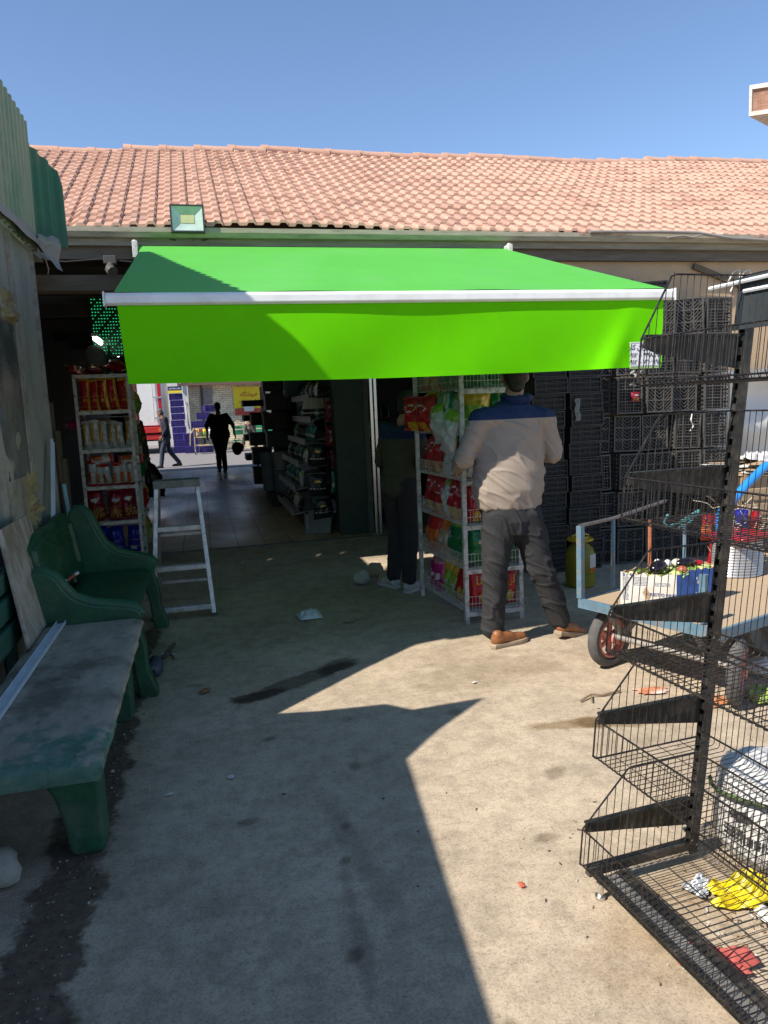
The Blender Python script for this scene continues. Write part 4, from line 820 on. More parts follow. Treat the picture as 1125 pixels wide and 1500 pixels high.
# ------------------------------------------------------------------ central wire stand with baskets
ck = thing('snack_stand', 'white wire snack stand with six filled basket levels beside the man', 'rack', (1.83, 5.08, 0))
PX = ((1.645, 4.64), (2.045, 4.65), (1.585, 5.50), (2.0, 5.50))
for k, (x, y) in enumerate(PX):
    mb = MB(); mb.box(x, x+.028, y, y+.004, 0, 1.98); mb.box(x if k % 2 == 0 else x+.024, (x if k % 2 == 0 else x+.024)+.004, y+.0045, y+.03, 0, 1.98)
    for j in range(30): mb.box(x+.010, x+.018, y-.0015, y-.0004, .05+j*.064, .075+j*.064)
    mb.build('upright', white_metal, ck)
CL = [.09, .385, .685, .985, 1.285, 1.585, 1.88]
for z in CL:
    mb = MB(); ins = .004
    c4 = [Vector((1.648, 4.645, 0)), Vector((2.07, 4.655, 0)), Vector((2.025, 5.52, 0)), Vector((1.59, 5.52, 0))]
    for i in range(4):
        a, b = c4[i], c4[(i+1) % 4]; n = int((b-a).length/.024)
        for zz in (.0, .05, .10): mb.tube([(a.x, a.y, z+zz), (b.x, b.y, z+zz)], .0022 if zz else .003, 5)
        for j in range(1, n):
            p = a.lerp(b, j/n); mb.tube([(p.x, p.y, z), (p.x, p.y, z+.10)], .0014, 4, cap=False)
    for j in range(1, 28):
        t = j/28; p = c4[0].lerp(c4[3], t); q_ = c4[1].lerp(c4[2], t); mb.tube([(p.x, p.y, z), (q_.x, q_.y, z)], .0014, 4, cap=False)
    bs = mb.build('basket', white_metal, ck)
    mb = MB(); mb.box(1.65, 2.07, 4.632, 4.638, z-.035, z-.005); sub(mb, 'front_bar', white_metal, bs)
gc = 'snack bags in the white wire stand'
plan = [  # level, kinds along the left side from the back post to the front post, and on the near end
 (0, ['magentabag', 'magentabag', 'magentabag', 'limebag', 'limebag', 'goldred', 'goldred'], ['goldred', 'goldred']),
 (1, ['orangebag', 'orangebag', 'beigebag', 'beigebag', 'greenchip', 'greenchip', 'greenchip'], ['greenchip', 'greenchip']),
 (2, ['redchip', 'redchip', 'redchip', 'whitebag', 'redchip', 'redchip', 'redchip'], ['redchip', 'redchip']),
 (3, ['redchip', 'redchip', 'redchip', 'redchip', 'whitebag', 'whitebag', 'redchip'], ['whitebag', 'whitebag']),
 (4, ['greenchip', 'greenchip', 'goldred', 'striped', 'striped', 'whitebag', 'limebag'], ['limebag', 'greenchip']),
 (5, ['goldred', 'redchip', 'redchip', 'greenchip', 'greenchip', 'striped', 'greenchip'], ['greenchip', 'greenchip'])]
cn = {'magentabag': 'magenta', 'limebag': 'yellow-green', 'goldred': 'red and gold', 'orangebag': 'orange', 'beigebag': 'beige', 'greenchip': 'dark green', 'redchip': 'red', 'whitebag': 'white', 'striped': 'teal striped'}
for lv, side_, end_ in plan:
    for i, kd in enumerate(side_):
        t = (i+.5)/len(side_); y = 5.42-t*.68; x = 1.60+.055*t
        bag(kd, (x+.045+rb.uniform(-.012, .012), y, CL[lv]+.010), .155, .295, .09, '%s bag, %s from the back post, %s basket up of the wire stand' % (cn[kd], ORD[i], ORD[lv]), gc, rz=R(-83), ry=rb.uniform(-.2, .25), rx=R(-8), wob=.14)
        if i % 2 == 0: bag(kd, (x+.17, y-.02, CL[lv]+.012), .185, .27, .10, '%s bag, inner row, %s from the back, %s basket up' % (cn[kd], ORD[i], ORD[lv]), gc, rz=R(-88), wob=.15)
    for i, kd in enumerate(end_):
        o = bag(kd, (1.77+.185*i, 4.705, CL[lv]+.012), .185, .275, .10, '%s bag, %s one at the near end, %s basket up of the stand' % (cn[kd], ('left', 'right')[i], ORD[lv]), gc, wob=.05)
        if lv == 0:
            mbt = MB(); put_text(mbt, LINA, .085, (0, -.056, .165), (1, 0, .05), (0, .0, 1), .001); t_ = mbt.build('lettering', FO['gold']); t_.parent = o
bag('redchip', (1.585, 5.20, 1.30), .24, .26, .11, 'large red bag bulging out of the left side of the stand', gc, rz=R(-75), wob=.02)
bag('redchip', (1.565, 5.42, 1.30), .22, .25, .11, 'large red bag at the back post bulging over the basket', gc, rz=R(-60), wob=.02)
bag('whitebag', (1.60, 4.80, 1.16), .15, .30, .09, 'white bag hanging tilted over the basket edge by the man\'s hand', gc, rz=R(-70), ry=.25, wob=.02)
bag('whitebag', (1.62, 4.98, 1.22), .16, .28, .09, 'white bag slumping forward beside the large red bag', gc, rz=R(-75), ry=-.2, wob=.02)

# ================================================================== BLACK CRATES AGAINST THE WALL
def crate_mesh(w_, d_, h_, name, m, herring=True):
    """open lattice crate lying on its side: lattice floor faces -y, its size w x h, depth d"""
    mb = MB(); t = .009
    for (a, b, c_, e) in ((-w_/2, w_/2, 0, t*1.4), (-w_/2, w_/2, h_-t*1.4, h_), (-w_/2, -w_/2+t*1.4, t*1.4, h_-t*1.4), (w_/2-t*1.4, w_/2, t*1.4, h_-t*1.4)): mb.box(a, b, -.004, .014, c_, e)
    for k in (1, 2): z = h_*k/3; mb.box(-w_/2+t, w_/2-t, .0, .010, z-.005, z+.005)
    for k in (1, 2): x = -w_/2+w_*k/3; mb.box(x-.004, x+.004, .001, .011, t, h_-t)
    if herring:
        for sgn in (-1, 1):
            for k in range(-5, 13):
                z = h_*k/10; L_ = w_/2-t; za, zb = z, z+L_*.9
                x0_, x1_ = .004, L_
                if za < t: 
                    x0_ += (t-za)/.9; za = t
                if zb > h_-t: 
                    x1_ -= (zb-(h_-t))/.9; zb = h_-t
                if x1_-x0_ > .02: mb.bar((sgn*x0_, .006, za), (sgn*x1_, .006, zb), .006, .006, (0, 1, 0))
    else:
        for k in range(1, 12): z = h_*k/12; mb.box(-w_/2+t, w_/2-t, .002, .008, z-.0022, z+.0022)
        for k in range(1, 9): x = -w_/2+w_*k/9; mb.box(x-.0022, x+.0022, .0085, .012, t, h_-t)
    mb.c = 1; mb.box(-w_/2+.008, w_/2-.008, .075, .079, .008, h_-.008); mb.c = 0  # added near-black plate, painted as the shade inside the crate
    for sx in (-w_/2, w_/2-.006):
        for k in range(8): z = t+(h_-2*t)*(k+.5)/8; mb.box(sx, sx+.006, .014, d_, z-.007, z+.007)
        for y in (.05, d_*.5, d_-.014): mb.box(sx-.002, sx+.008, y, y+.014, 0, h_)
    for zz in (0, h_-.006):
        for k in range(7): x = -w_/2+w_*(k+.5)/7; mb.box(x-.008, x+.008, .014, d_, zz, zz+.006)
    for (a, b, c_, e) in ((-w_/2-.006, w_/2+.006, -.003, .012), (-w_/2-.006, w_/2+.006, h_-.012, h_+.003)): mb.box(a, b, d_, d_+.02, c_, e)
    for a in (-w_/2-.006, w_/2-.008): mb.box(a, a+.014, d_, d_+.02, .012, h_-.012)
    return mb.mesh(name, [m, MT.get('crate_inner_shade') or mat('crate_inner_shade', (.012, .012, .013), .6, 0, .3, 8)])
cm1 = crate_mesh(.255, .20, .315, 'lattice_crate', black_plastic); cm2 = crate_mesh(.255, .20, .315, 'lattice_crate', black_plastic, False)
flat_ = crate_mesh(.30, .36, .135, 'lattice_crate', mat('shaded_black_low_crate', (.022, .022, .023), .6, 0, .3, 8), False)  # plastic darkened: the shade on the low stacks is put into the colour
rc = random.Random(4); gcr = 'black crates stacked against the beige wall'
for c_ in range(5):
    x = 4.50-.285*c_
    for r_ in range(7):
        z = .333*r_
        o = bpy.data.objects.new('lattice_crate', (cm1, cm1, cm2)[rc.randrange(3)]); C.objects.link(o)
        o.location = (x+rc.gauss(0, .010)+.012*math.sin(r_*1.3), 5.86+rc.uniform(-.03, .03)+.04*(c_ == 4), z+.006); o.rotation_euler = (rc.gauss(0, .012), rc.gauss(0, .022), rc.gauss(0, .05))
        if r_ == 6: o.rotation_euler = (0, (.0, -.04, .03, .05, -.03)[c_], rc.gauss(0, .12))
        tag(o, 'tilted black lattice crate, %s column from the right, %s up from the ground' % (ORD[c_], ORD[r_]), 'crate', gcr)
for c_ in range(2):
    x = 3.18-.33*c_+.0
    for r_ in range(15 if c_ == 0 else 13):
        z = .139*r_
        o = bpy.data.objects.new('lattice_crate', flat_); C.objects.link(o); o.location = (x+rc.gauss(0, .008), 5.80+rc.uniform(-.02, .02), z+.004); o.rotation_euler = (0, rc.gauss(0, .008), rc.gauss(0, .03))
        lab = 'low black crate, %s stack beside the tilted crates, ' % ('nearer' if c_ == 0 else 'farther')
        tag(o, lab+('%s up' % ORD[r_] if r_ < 10 else ('%s from the top' % ORD[(14 if c_ == 0 else 12)-r_])), 'crate', gcr)
for i, (x, z, ry) in enumerate(((3.62, 2.345, -.12), (3.95, 2.345, -.06))):
    o = bpy.data.objects.new('lattice_crate', flat_); C.objects.link(o); o.location = (x, 6.0, z); o.rotation_euler = (0, ry, 0)
    tag(o, 'low black crate lying tipped on the very top of the crates, %s of the two' % ('left' if i == 0 else 'right'), 'crate', gcr)
scrapm = mat('white_strip', (.6, .6, .58), .6)
mb = MB(); mb.tube([(4.22, 5.80, 1.32), (4.20, 5.79, 1.26), (4.225, 5.79, 1.20), (4.19, 5.79, 1.16)], [.004, .008, .006, .003], 5); solo(mb, 'plastic_strip', scrapm, 'thin white plastic strip dangling from a crate', 'strip', (4.2, 5.8, 1.16))
mb = MB(); mb.grid(lambda a, b: (3.09+.045*(a-.5)*(1+.8*noise.noise(Vector((b*5, 2, 2))))+.012*noise.noise(Vector((b*3, 0, 0))), 5.765+.012*noise.noise(Vector((a*4, b*6, 0))), 1.30+.19*b), 6, 14); solo(mb, 'plastic_strip', mat('pale_film', (.13, .14, .145), .3), 'torn clear plastic film caught on the shaded crates', 'film', (3.1, 5.76, 1.25), smooth='all')
bag('bigred', (3.66, 5.81, 1.44), .09, .08, .04, 'crumpled red packet stuck in a crate', 'packets stuck in the crates', name='crumpled_packet', cat='packet')
mb = MB()
for k in range(9): mb.obox((3.62+rc.uniform(0, .12), 5.845, 1.58+rc.uniform(0, .12)), (.03, .004, .012), Matrix.Rotation(rc.random()*3, 3, 'Y'))
solo(mb, 'paper_shreds', scrapm, 'white paper shreds caught in a crate under the awning corner', 'paper', (3.68, 5.85, 1.6))
# yellow water jug
jg = thing('oil_jug', 'yellow plastic oil jug with a white label standing in front of the dark crates', 'jug', (2.86, 5.31, 0))
mb = MB(); mb.loft([(2.86, 5.31, .0, .10, .10), (2.86, 5.31, .015, .115, .115), (2.86, 5.31, .10, .117, .117), (2.86, 5.31, .105, .112, .112), (2.86, 5.31, .12, .117, .117), (2.86, 5.31, .26, .117, .117), (2.86, 5.31, .31, .10, .10), (2.86, 5.31, .345, .06, .06), (2.86, 5.31, .37, .055, .055)], 28)
mb.build('body', mat('yellow_jug', (.30, .26, .02), .35, 0, .1, 4, trans=.25), jg, smooth=True)
mb = MB(); mb.lathe([(.062, .365), (.10, .37), (.105, .38), (.10, .39), (.06, .392), (.058, .40), (.03, .402)], (2.86, 5.31, 0), 24); mb.tube([(2.80, 5.31, .37), (2.79, 5.31, .41), (2.86, 5.31, .43), (2.93, 5.31, .41), (2.92, 5.31, .37)], .008, 8)
mb.build('cap', mat('orange_yellow_cap', (.55, .32, .01), .4), jg, smooth=True)
mb = MB(); mb.grid(lambda a, b: (2.86+.119*math.cos(R(-80+a*50)), 5.31+.119*math.sin(R(-80+a*50)), .13+.14*b), 10, 4, lambda a, b: 1 if b < .3 else 0); mb.build('label', [paper, FO['orange']], jg, smooth='all')
# ================================================================== PEOPLE
def hand(mb, wrist, d, palm_n, side, curl=.6, s=1.0):
    """palm, four bent fingers and a thumb off the side; d = pointing direction, palm_n = palm facing"""
    w0 = Vector(wrist); d = Vector(d).normalized(); n = Vector(palm_n); n = (n-d*n.dot(d)).normalized(); x = d.cross(n)*side
    mb.cap(w0, w0+d*.035*s, .024*s, .026*s, 10)
    for k in (-1, 0, 1): mb.cap(w0+d*.02*s+x*k*.012*s, w0+d*.085*s+x*k*.022*s, .016*s, .014*s, 8)
    for k, (o, L_) in enumerate(((-.030, .060), (-.010, .074), (.010, .080), (.030, .070))):
        p = w0+d*.088*s+x*o*s; a = curl*(1+.12*(k % 2)); q = p
        for j, f_ in enumerate((.45, .32, .25)):
            a2 = a*(j+1)*.75; dd = d*math.cos(a2)+n*math.sin(a2); q2 = q+dd*L_*f_*1.15*s; mb.cap(q, q2, (.0095-.0010*j)*s, (.0088-.0010*j)*s, 8); q = q2
    t0 = w0+d*.025*s+x*.028*s; t1 = t0+(d*.6+x*.7+n*.3).normalized()*.038*s; t2 = t1+(d*.85+x*.2+n*.5).normalized()*.032*s
    mb.cap(t0, t1, .013*s, .0105*s, 8); mb.cap(t1, t2, .0105*s, .0085*s, 8)
def head(mb, c, fwd, s=1.0, tilt=0):
    """head with brow, nose, lips, chin and ears; fwd is the way it looks"""
    c = Vector(c); f = Vector(fwd).normalized(); z = Vector((0, 0, 1)); z = (z-f*z.dot(f)).normalized(); x = f.cross(z)
    Rm = Matrix((x, f, z)).transposed()
    def P(a, b, c_): return c+(x*a+f*b+z*c_)*s
    mb.ell(P(0, -.012, .03), (.076*s, .095*s, .088*s), 20, Rm); mb.ell(P(0, .018, -.025), (.062*s, .072*s, .082*s), 18, Rm)
    mb.ell(P(0, .055, -.088), (.030*s, .028*s, .024*s), 12, Rm)
    mb.cap(P(0, .088, .018), P(0, .108, -.022), .009*s, .014*s, 10)
    for k in (-1, 1):
        mb.ell(P(.028*k, .078, .030), (.022*s, .014*s, .008*s), 10, Rm); mb.ell(P(.030*k, .076, .006), (.013*s, .012*s, .010*s), 10, Rm); mb.ell(P(.040*k, .060, -.025), (.02*s, .02*s, .022*s), 10, Rm)
        mb.ell(P(.078*k, -.004, .0), (.010*s, .022*s, .032*s), 12, Rm); mb.ell(P(.074*k, .004, -.02), (.010*s, .012*s, .016*s), 10, Rm)
    mb.ell(P(0, .088, -.046), (.024*s, .010*s, .006*s), 10, Rm); mb.ell(P(0, .086, -.058), (.020*s, .010*s, .007*s), 10, Rm)
def hairshape(mb, c, fwd, s=1.0, low=0):
    c = Vector(c); f = Vector(fwd).normalized(); z = Vector((0, 0, 1)); z = (z-f*z.dot(f)).normalized(); x = f.cross(z); Rm = Matrix((x, f, z)).transposed()
    def P(a, b, c_): return c+(x*a+f*b+z*c_)*s
    mb.ell(P(0, -.022, .046), (.082*s, .094*s, .084*s), 18, Rm); mb.ell(P(0, -.045, .0), (.074*s, .062*s, .08*s), 16, Rm); mb.ell(P(0, -.062, -.045-low), (.052*s, .035*s, .045*s), 14, Rm)
    for k in (-1, 1): mb.ell(P(.066*k, .012, .02), (.014*s, .03*s, .04*s), 10, Rm)
def shoe(parent, heel, toe_dir, m_up, m_sole, s=1.0, pitch=0.0, name='shoe'):
    """low laced shoe: upper, sole"""
    d = Vector(toe_dir); d.z = 0; d.normalize(); x = Vector((d.y, -d.x, 0)); Z = Vector((0, 0, 1)); d2 = d*math.cos(pitch)-Z*math.sin(pitch); z2 = Z*math.cos(pitch)+d*math.sin(pitch)
    h = Vector(heel)
    def P(a, b, c_): return h+(d2*a+x*b+z2*c_)*s
    outline = [(-.02, 0), (-.005, .031), (.05, .034), (.12, .040), (.19, .050), (.245, .042), (.275, .018), (.282, 0), (.275, -.018), (.245, -.040), (.19, -.044), (.12, -.036), (.05, -.032), (-.005, -.030)]
    mb = MB(); n = len(outline); vs = []
    for sc_, z in ((.98, .0), (1.03, .006), (1.04, .024), (.99, .03)): vs += [P(.13+(a-.13)*sc_, b*sc_, z) for a, b in outline]
    mb.add(vs, [(r_*n+j, r_*n+(j+1) % n, (r_+1)*n+(j+1) % n, (r_+1)*n+j) for r_ in range(3) for j in range(n)]+[tuple(range(n)), tuple(range(3*n, 4*n))])
    so_ = mb
    mb = MB()
    prof = ((0, .99, .030), (0, .97, .050), (1, .90, .066), (2, .8, .08))
    mb.ell(P(.03, 0, .055), (.045*s, .036*s, .042*s), 14); mb.cap(P(.03, 0, .085), P(.06, 0, .06), .036*s, .040*s, 12)
    mb.cap(P(.05, 0, .062), P(.13, .0, .055), .040*s, .038*s, 12); mb.cap(P(.12, 0, .048), P(.20, .003, .036), .038*s, .034*s, 12); mb.cap(P(.19, .003, .038), P(.235, .003, .034), .036*s, .032*s, 12)
    u = fuse(mb, name, .006, m_up, parent, sm=2)
    so_.build('sole', m_sole, None, off=base_of(parent), smooth=True).parent = u
    return u
beige_j = mat('beige_jacket', (.30, .245, .20), .85, 0, .05, 12, .25, 260, spec=.25)
navy = mat('navy_cloth', (.004, .018, .075), .85, 0, .2, 30, .2, 200)
gtr = mat('dark_grey_trousers', (.032, .032, .034), .9, 0, .12, 20, .3, 260, spec=.2)
tan = mat('tan_leather', (.26, .10, .035), .5, 0, .2, 20, .2, 60)
sole_m = mat('pale_sole', (.34, .26, .18), .8, 0, .15, 30)
# ---- the man at the stand, seen from behind
FX = Vector((.06, 1, 0))
mb = MB()
hc = (1.86, 4.25, 1.635)
head(mb, hc, (.25, .9, -.22), .96)
mb.cap((1.825, 4.215, 1.46), (1.85, 4.23, 1.56), .062, .056)
mb.cap((1.80, 4.23, 1.38), (1.80, 4.23, 1.0), .10, .10)
for p0, p1, a, b in (((1.60, 4.16, 1.385), (1.505, 4.20, 1.165), .045, .036), ((1.505, 4.20, 1.165), (1.545, 4.44, 1.10), .034, .025), ((2.0, 4.16, 1.385), (2.075, 4.19, 1.16), .045, .036), ((2.075, 4.19, 1.16), (1.98, 4.42, 1.14), .034, .025)): mb.cap(p0, p1, a, b)
for p0, p1, a, b in (((1.71, 4.18, .80), (1.665, 4.17, .48), .06, .045), ((1.665, 4.17, .48), (1.66, 4.20, .09), .045, .034), ((1.87, 4.18, .80), (1.965, 4.13, .47), .06, .045), ((1.965, 4.13, .47), (2.105, 4.17, .11), .045, .034)): mb.cap(p0, p1, a, b)
hand(mb, (1.545, 4.44, 1.10), (.25, .95, -.1), (1, -.2, -.3), 1, .5); hand(mb, (1.98, 4.42, 1.14), (-.35, .9, .1), (-1, -.2, -.2), -1, .5)
man = fuse(mb, 'person', .0055, skin, off=(1.8, 4.17, 0), sm=2); man.location = (1.8, 4.17, 0); BASE['person'] = (1.8, 4.17, 0)
man.name = 'person'; BASE[man.name] = (1.8, 4.17, 0)
tag(man, 'man in beige jacket with navy yoke standing at the snack stand, back to camera', 'person')
mb = MB(); hairshape(mb, hc, (.25, .9, -.22), 1.0, .02); fuse(mb, 'hair', .006, hair, man, wr=.002, wscale=(40, 40, 40))
mb = MB()
mb.loft([(1.785, 4.215, .845, 0.186, .140), (1.785, 4.215, .86, 0.206, .156), (1.785, 4.210, .90, 0.212, .162), (1.786, 4.205, .97, 0.225, .172), (1.79, 4.200, 1.08, 0.223, .165), (1.795, 4.200, 1.20, 0.216, .150), (1.795, 4.200, 1.32, 0.219, .140), (1.797, 4.205, 1.40, 0.209, .125), (1.80, 4.210, 1.445, 0.167, .10), (1.81, 4.215, 1.475, 0.102, .085), (1.815, 4.220, 1.49, 0.070, .07)], 40)
mb.cap((1.60, 4.16, 1.385), (1.80, 4.16, 1.40), .072, .09); mb.cap((2.0, 4.16, 1.385), (1.80, 4.16, 1.40), .072, .09)
for p0, p1, a, b in (((1.595, 4.16, 1.385), (1.505, 4.20, 1.165), .070, .058), ((1.505, 4.20, 1.165), (1.543, 4.43, 1.10), .056, .041), ((2.005, 4.16, 1.385), (2.078, 4.19, 1.16), .070, .058), ((2.078, 4.19, 1.16), (1.985, 4.40, 1.14), .056, .041)): mb.cap(p0, p1, a, b, 18)
mb.tube([(1.85+.075*math.cos(t), 4.20+.072*math.sin(t), 1.515+.012*math.sin(t)) for t in [k*math.pi/8 for k in range(17)]][:-1], .024, 8, closed=True)
def jw(nm):
    pass
jk = fuse(mb, 'jacket', .0065, [beige_j, navy], man, lambda c: 1 if c.z > 1.39 else 0, cut=1.39, wr=.014, wscale=(4.5, 4.5, 6), sm=3)
mb = MB()
mb.loft([(1.785, 4.175, .70, .150, .115), (1.785, 4.18, .78, .182, .138), (1.785, 4.19, .86, .180, .132), (1.785, 4.20, .92, .165, .12)], 30)
for P in (((1.715, 4.165, .80, .112), (1.69, 4.17, .64, .095), (1.672, 4.17, .48, .080), (1.668, 4.18, .30, .074), (1.662, 4.195, .10, .072)), ((1.86, 4.165, .80, .112), (1.915, 4.15, .64, .096), (1.96, 4.135, .47, .082), (2.03, 4.145, .30, .073), (2.098, 4.165, .125, .068))):
    for a, b in zip(P, P[1:]): mb.cap(a[:3], b[:3], a[3], b[3], 20)
fuse(mb, 'trousers', .0065, gtr, man, wr=.014, wscale=(6, 6, 9), sm=2)
mb = MB()
for xx in (1.70, 1.86): mb.tube([(xx-.045, 4.02, .79), (xx+.045, 4.02, .80)], .003, 5)
shoe(man, (1.635, 4.12, .0), (.93, .30, 0), tan, sole_m, .95)
shoe(man, (2.07, 4.13, .03), (.90, .38, 0), tan, sole_m, .95, pitch=R(14))
# ---- the man bent behind the stand
beige_shade = mat('shaded_beige_jacket', (.05, .05, .028), .9, 0, .15, 12, .2, 100); dg_ = mat('charcoal_trousers', (.022, .021, .022), .9, 0, .2, 14); trn = mat('white_trainer', (.42, .42, .40), .6, 0, .1, 30); grs = mat('grey_shirt_hem', (.12, .115, .10), .9)  # jacket: copy of the beige cloth, darkened to stand for shade
def fig(name, label, loc, yaw, J, mats, s=1.0, vox=.009, hair_m=None, facing=(0, 1, -.1), cap_=None, fat=1.0, shoes=True, curl=.5, hat=False, rs=1.0):
    """J: joints in the figure's own frame (x right, y forward, z up)"""
    rot = Matrix.Rotation(yaw, 3, 'Z'); o0 = Vector(loc)
    def W(p): return tuple(o0+rot @ (Vector(p)*s))
    def D(p): return tuple(rot @ Vector(p))
    f_ = s*fat; mb = MB()
    head(mb, W(J['head']), D(facing), s*.96); mb.cap(W(J['neck']), W(J['head']), .06*s, .05*s)
    mb.cap(W(J['chest']), W(J['hip']), .11*s, .10*s)
    for k, sd_ in (('L', -1), ('R', 1)):
        mb.cap(W(J['sh'+k]), W(J['el'+k]), .043*s, .036*s); mb.cap(W(J['el'+k]), W(J['wr'+k]), .034*s, .024*s); mb.cap(W(J['hp'+k]), W(J['kn'+k]), .07*s, .048*s); mb.cap(W(J['kn'+k]), W(J['an'+k]), .045*s, .033*s)
        hd = Vector(J['wr'+k])-Vector(J['el'+k]); hand(mb, W(J['wr'+k]), D(hd), D((-sd_*.8, .5, 0)), sd_, curl, s)
    b = fuse(mb, 'person', vox*.75, mats['skin'], off=loc, sm=2); b.location = loc; BASE[b.name] = tuple(loc); tag(b, label, 'person')
    mb = MB(); hairshape(mb, W(J['head']), D(facing), s*.97*(1.04 if hat else 1)); 
    if hat: 
        hv = Vector(W(J['head'])); fd = Vector(D(facing)).normalized(); mb.ell(hv+fd*.09*s+Vector((0, 0, .05*s)), (.06*s, .06*s, .012*s), 12)
    fuse(mb, 'cap' if hat else 'hair', vox, hair_m or hair, b, wr=.002, wscale=(40, 40, 40))
    mb = MB(); c_, h_ = Vector(J['chest']), Vector(J['hip'])
    for t in (0, .2, .4, .6, .8, 1):
        p = c_.lerp(h_, t); wd = (.165, .165, .155, .15, .16, .17)[int(t*5)]*f_
        mb.ell(W(p), (wd, .118*f_, .13*s), 22, rot)
    hem = J.get('hem', .06); p = h_-Vector((0, 0, hem)); mb.ell(W(p), (.165*f_, .125*f_, .09*s), 22, rot)
    for k in 'LR':
        mb.cap(W(c_+Vector((0, 0, .07))), W(J['sh'+k]), .075*s, .062*s); mb.cap(W(J['sh'+k]), W(J['el'+k]), .066*s*rs, .055*s*rs, 16)
        e, w_ = Vector(J['el'+k]), Vector(J['wr'+k]); mb.cap(W(e), W(e.lerp(w_, J.get('sleeve', .92))), .054*s*rs, .04*s*rs, 16)
    fuse(mb, 'jacket' if J.get('sleeve', .92) > .6 else 'shirt', vox, mats['top'], b, (lambda c: 1 if c.z > J['yoke'] else 0) if 'yoke' in J else None, J.get('yoke'), wr=.008*s, wscale=(6, 6, 13), sm=3)
    mb = MB(); mb.ell(W(h_-Vector((0, 0, .02))), (.142*f_, .106*f_, .11*s), 22, rot)
    for k in 'LR':
        hp, kn, an = Vector(J['hp'+k]), Vector(J['kn'+k]), Vector(J['an'+k])
        mb.cap(W(hp), W(kn), .090*f_, .068*s, 18); mb.cap(W(kn), W(kn.lerp(an, .93)), .070*s, .060*s, 18)
    fuse(mb, 'trousers', vox, mats['legs'], b, wr=.007*s, wscale=(8, 8, 15), sm=2)
    for k in 'LR':
        an = Vector(J['an'+k]); td = J.get('toe'+k, (0, 1, 0)); t_ = Vector(td).normalized()
        hl = an-t_*.045; shoe(b, tuple(Vector(W((hl.x, hl.y, an.z-.085)))), D(td), mats['shoe'], mats['sole'], s*.95, J.get('pit'+k, 0))
    return b
ST = dict(hip=(0, 0, .93), chest=(0, .0, 1.27), neck=(0, 0, 1.44), head=(0, .03, 1.59), shL=(-.175, 0, 1.38), shR=(.175, 0, 1.38), elL=(-.23, -.02, 1.12), elR=(.23, -.02, 1.12), wrL=(-.24, .06, .89), wrR=(.24, .06, .89),
          hpL=(-.09, 0, .88), hpR=(.09, 0, .88), knL=(-.10, .02, .49), knR=(.10, .02, .49), anL=(-.10, -.02, .09), anR=(.10, -.02, .09))
J = dict(ST, chest=(0, .04, 1.19), neck=(0, .09, 1.36), head=(.0, .15, 1.485), shL=(-.17, .06, 1.30), shR=(.17, .06, 1.30), elL=(-.24, .04, 1.04), elR=(.24, .06, 1.04), wrL=(-.16, .28, 1.02), wrR=(.12, .30, 1.03), hip=(0, 0, .88), knL=(-.09, .04, .48), knR=(.09, .02, .49), yoke=1.235, toeL=(-.95, .1, 0), hem=.02, anL=(-.10, .0, .09), toeR=(-.3, 1, 0))
fig('person', 'man in shade-darkened beige jacket with navy yoke standing behind the snack stand', (1.49, 5.72, 0), R(-62), J, dict(skin=skin, top=[beige_shade, navy], legs=dg_, shoe=trn, sole=trn), 1.0, .009, hair, (.1, .9, -.3))
# ---- figures beyond the passage
blk = mat('black_cloth', (.012, .012, .013), .9); den = mat('dark_denim', (.03, .04, .065), .9, 0, .2, 20); nvj = mat('navy_jacket', (.015, .018, .035), .9, 0, .2, 10); gj = mat('grey_green_coat', (.085, .095, .075), .9, 0, .2, 8); dsh = mat('black_shoe', (.012, .012, .012), .5); grey_h = mat('grey_hair', (.12, .115, .11), .8); brn = mat('brown_grey_suit', (.10, .085, .075), .9, 0, .15, 9); brt = mat('brown_trousers', (.055, .042, .035), .9)
J = dict(ST, elL=(-.30, .02, 1.16), wrL=(-.29, .10, .92), elR=(.32, .0, 1.16), wrR=(.37, .06, .92), chest=(0, .04, 1.25), head=(0, .10, 1.58), neck=(0, .05, 1.43), knL=(-.06, .06, .49), anL=(-.05, .12, .09), knR=(.06, .02, .5), anR=(.05, -.12, .09), sleeve=.3)
fig('person', 'big man in black short sleeved shirt walking through the passage with a bucket', (.43, 19.1, 0), R(8), J, dict(skin=skin, top=blk, legs=blk, shoe=dsh, sole=dsh), 1.03, .012, hair, (0, 1, -.15), fat=1.5)
J = dict(ST, chest=(0, .03, 1.27), head=(0, .13, 1.55), neck=(0, .06, 1.43), elL=(-.20, -.03, 1.12), elR=(.20, -.03, 1.12), wrL=(-.18, .10, .90), wrR=(.18, .10, .90), knL=(-.08, .14, .50), anL=(-.08, .20, .09), knR=(.08, -.02, .50), anR=(.08, -.30, .12), toeL=(0, 1, 0), toeR=(0, 1, -.0))
fig('person', 'grey haired man in dark navy jacket walking past the purple crates looking down', (-.98, 22.0, 0), R(88), J, dict(skin=skin, top=nvj, legs=den, shoe=dsh, sole=dsh), 1.0, .012, grey_h, (0, .8, -.6))
J = dict(ST, chest=(0, .02, 1.22), elR=(.22, .02, 1.08), wrR=(.22, .10, .86), hem=.30)
fig('person', 'person in grey green coat with a shoulder strap standing behind the tall white shelf', (-1.10, 12.2, 0), R(-20), J, dict(skin=skin, top=gj, legs=dg_, shoe=dsh, sole=dsh), 1.0, .012, hair, (0, 1, -.1))
mb = MB(); mb.tube([(-1.26, 12.12, 1.40), (-1.10, 12.06, 1.25), (-.96, 12.05, 1.05), (-.90, 12.1, .9)], .012, 6)
p_ = [o for o in bpy.data.objects if o.name.startswith('person') and o.get('label', '').startswith('person in grey')][0]
o_ = mb.build('shoulder_strap', blk, None, off=tuple(p_.location)); o_.parent = p_
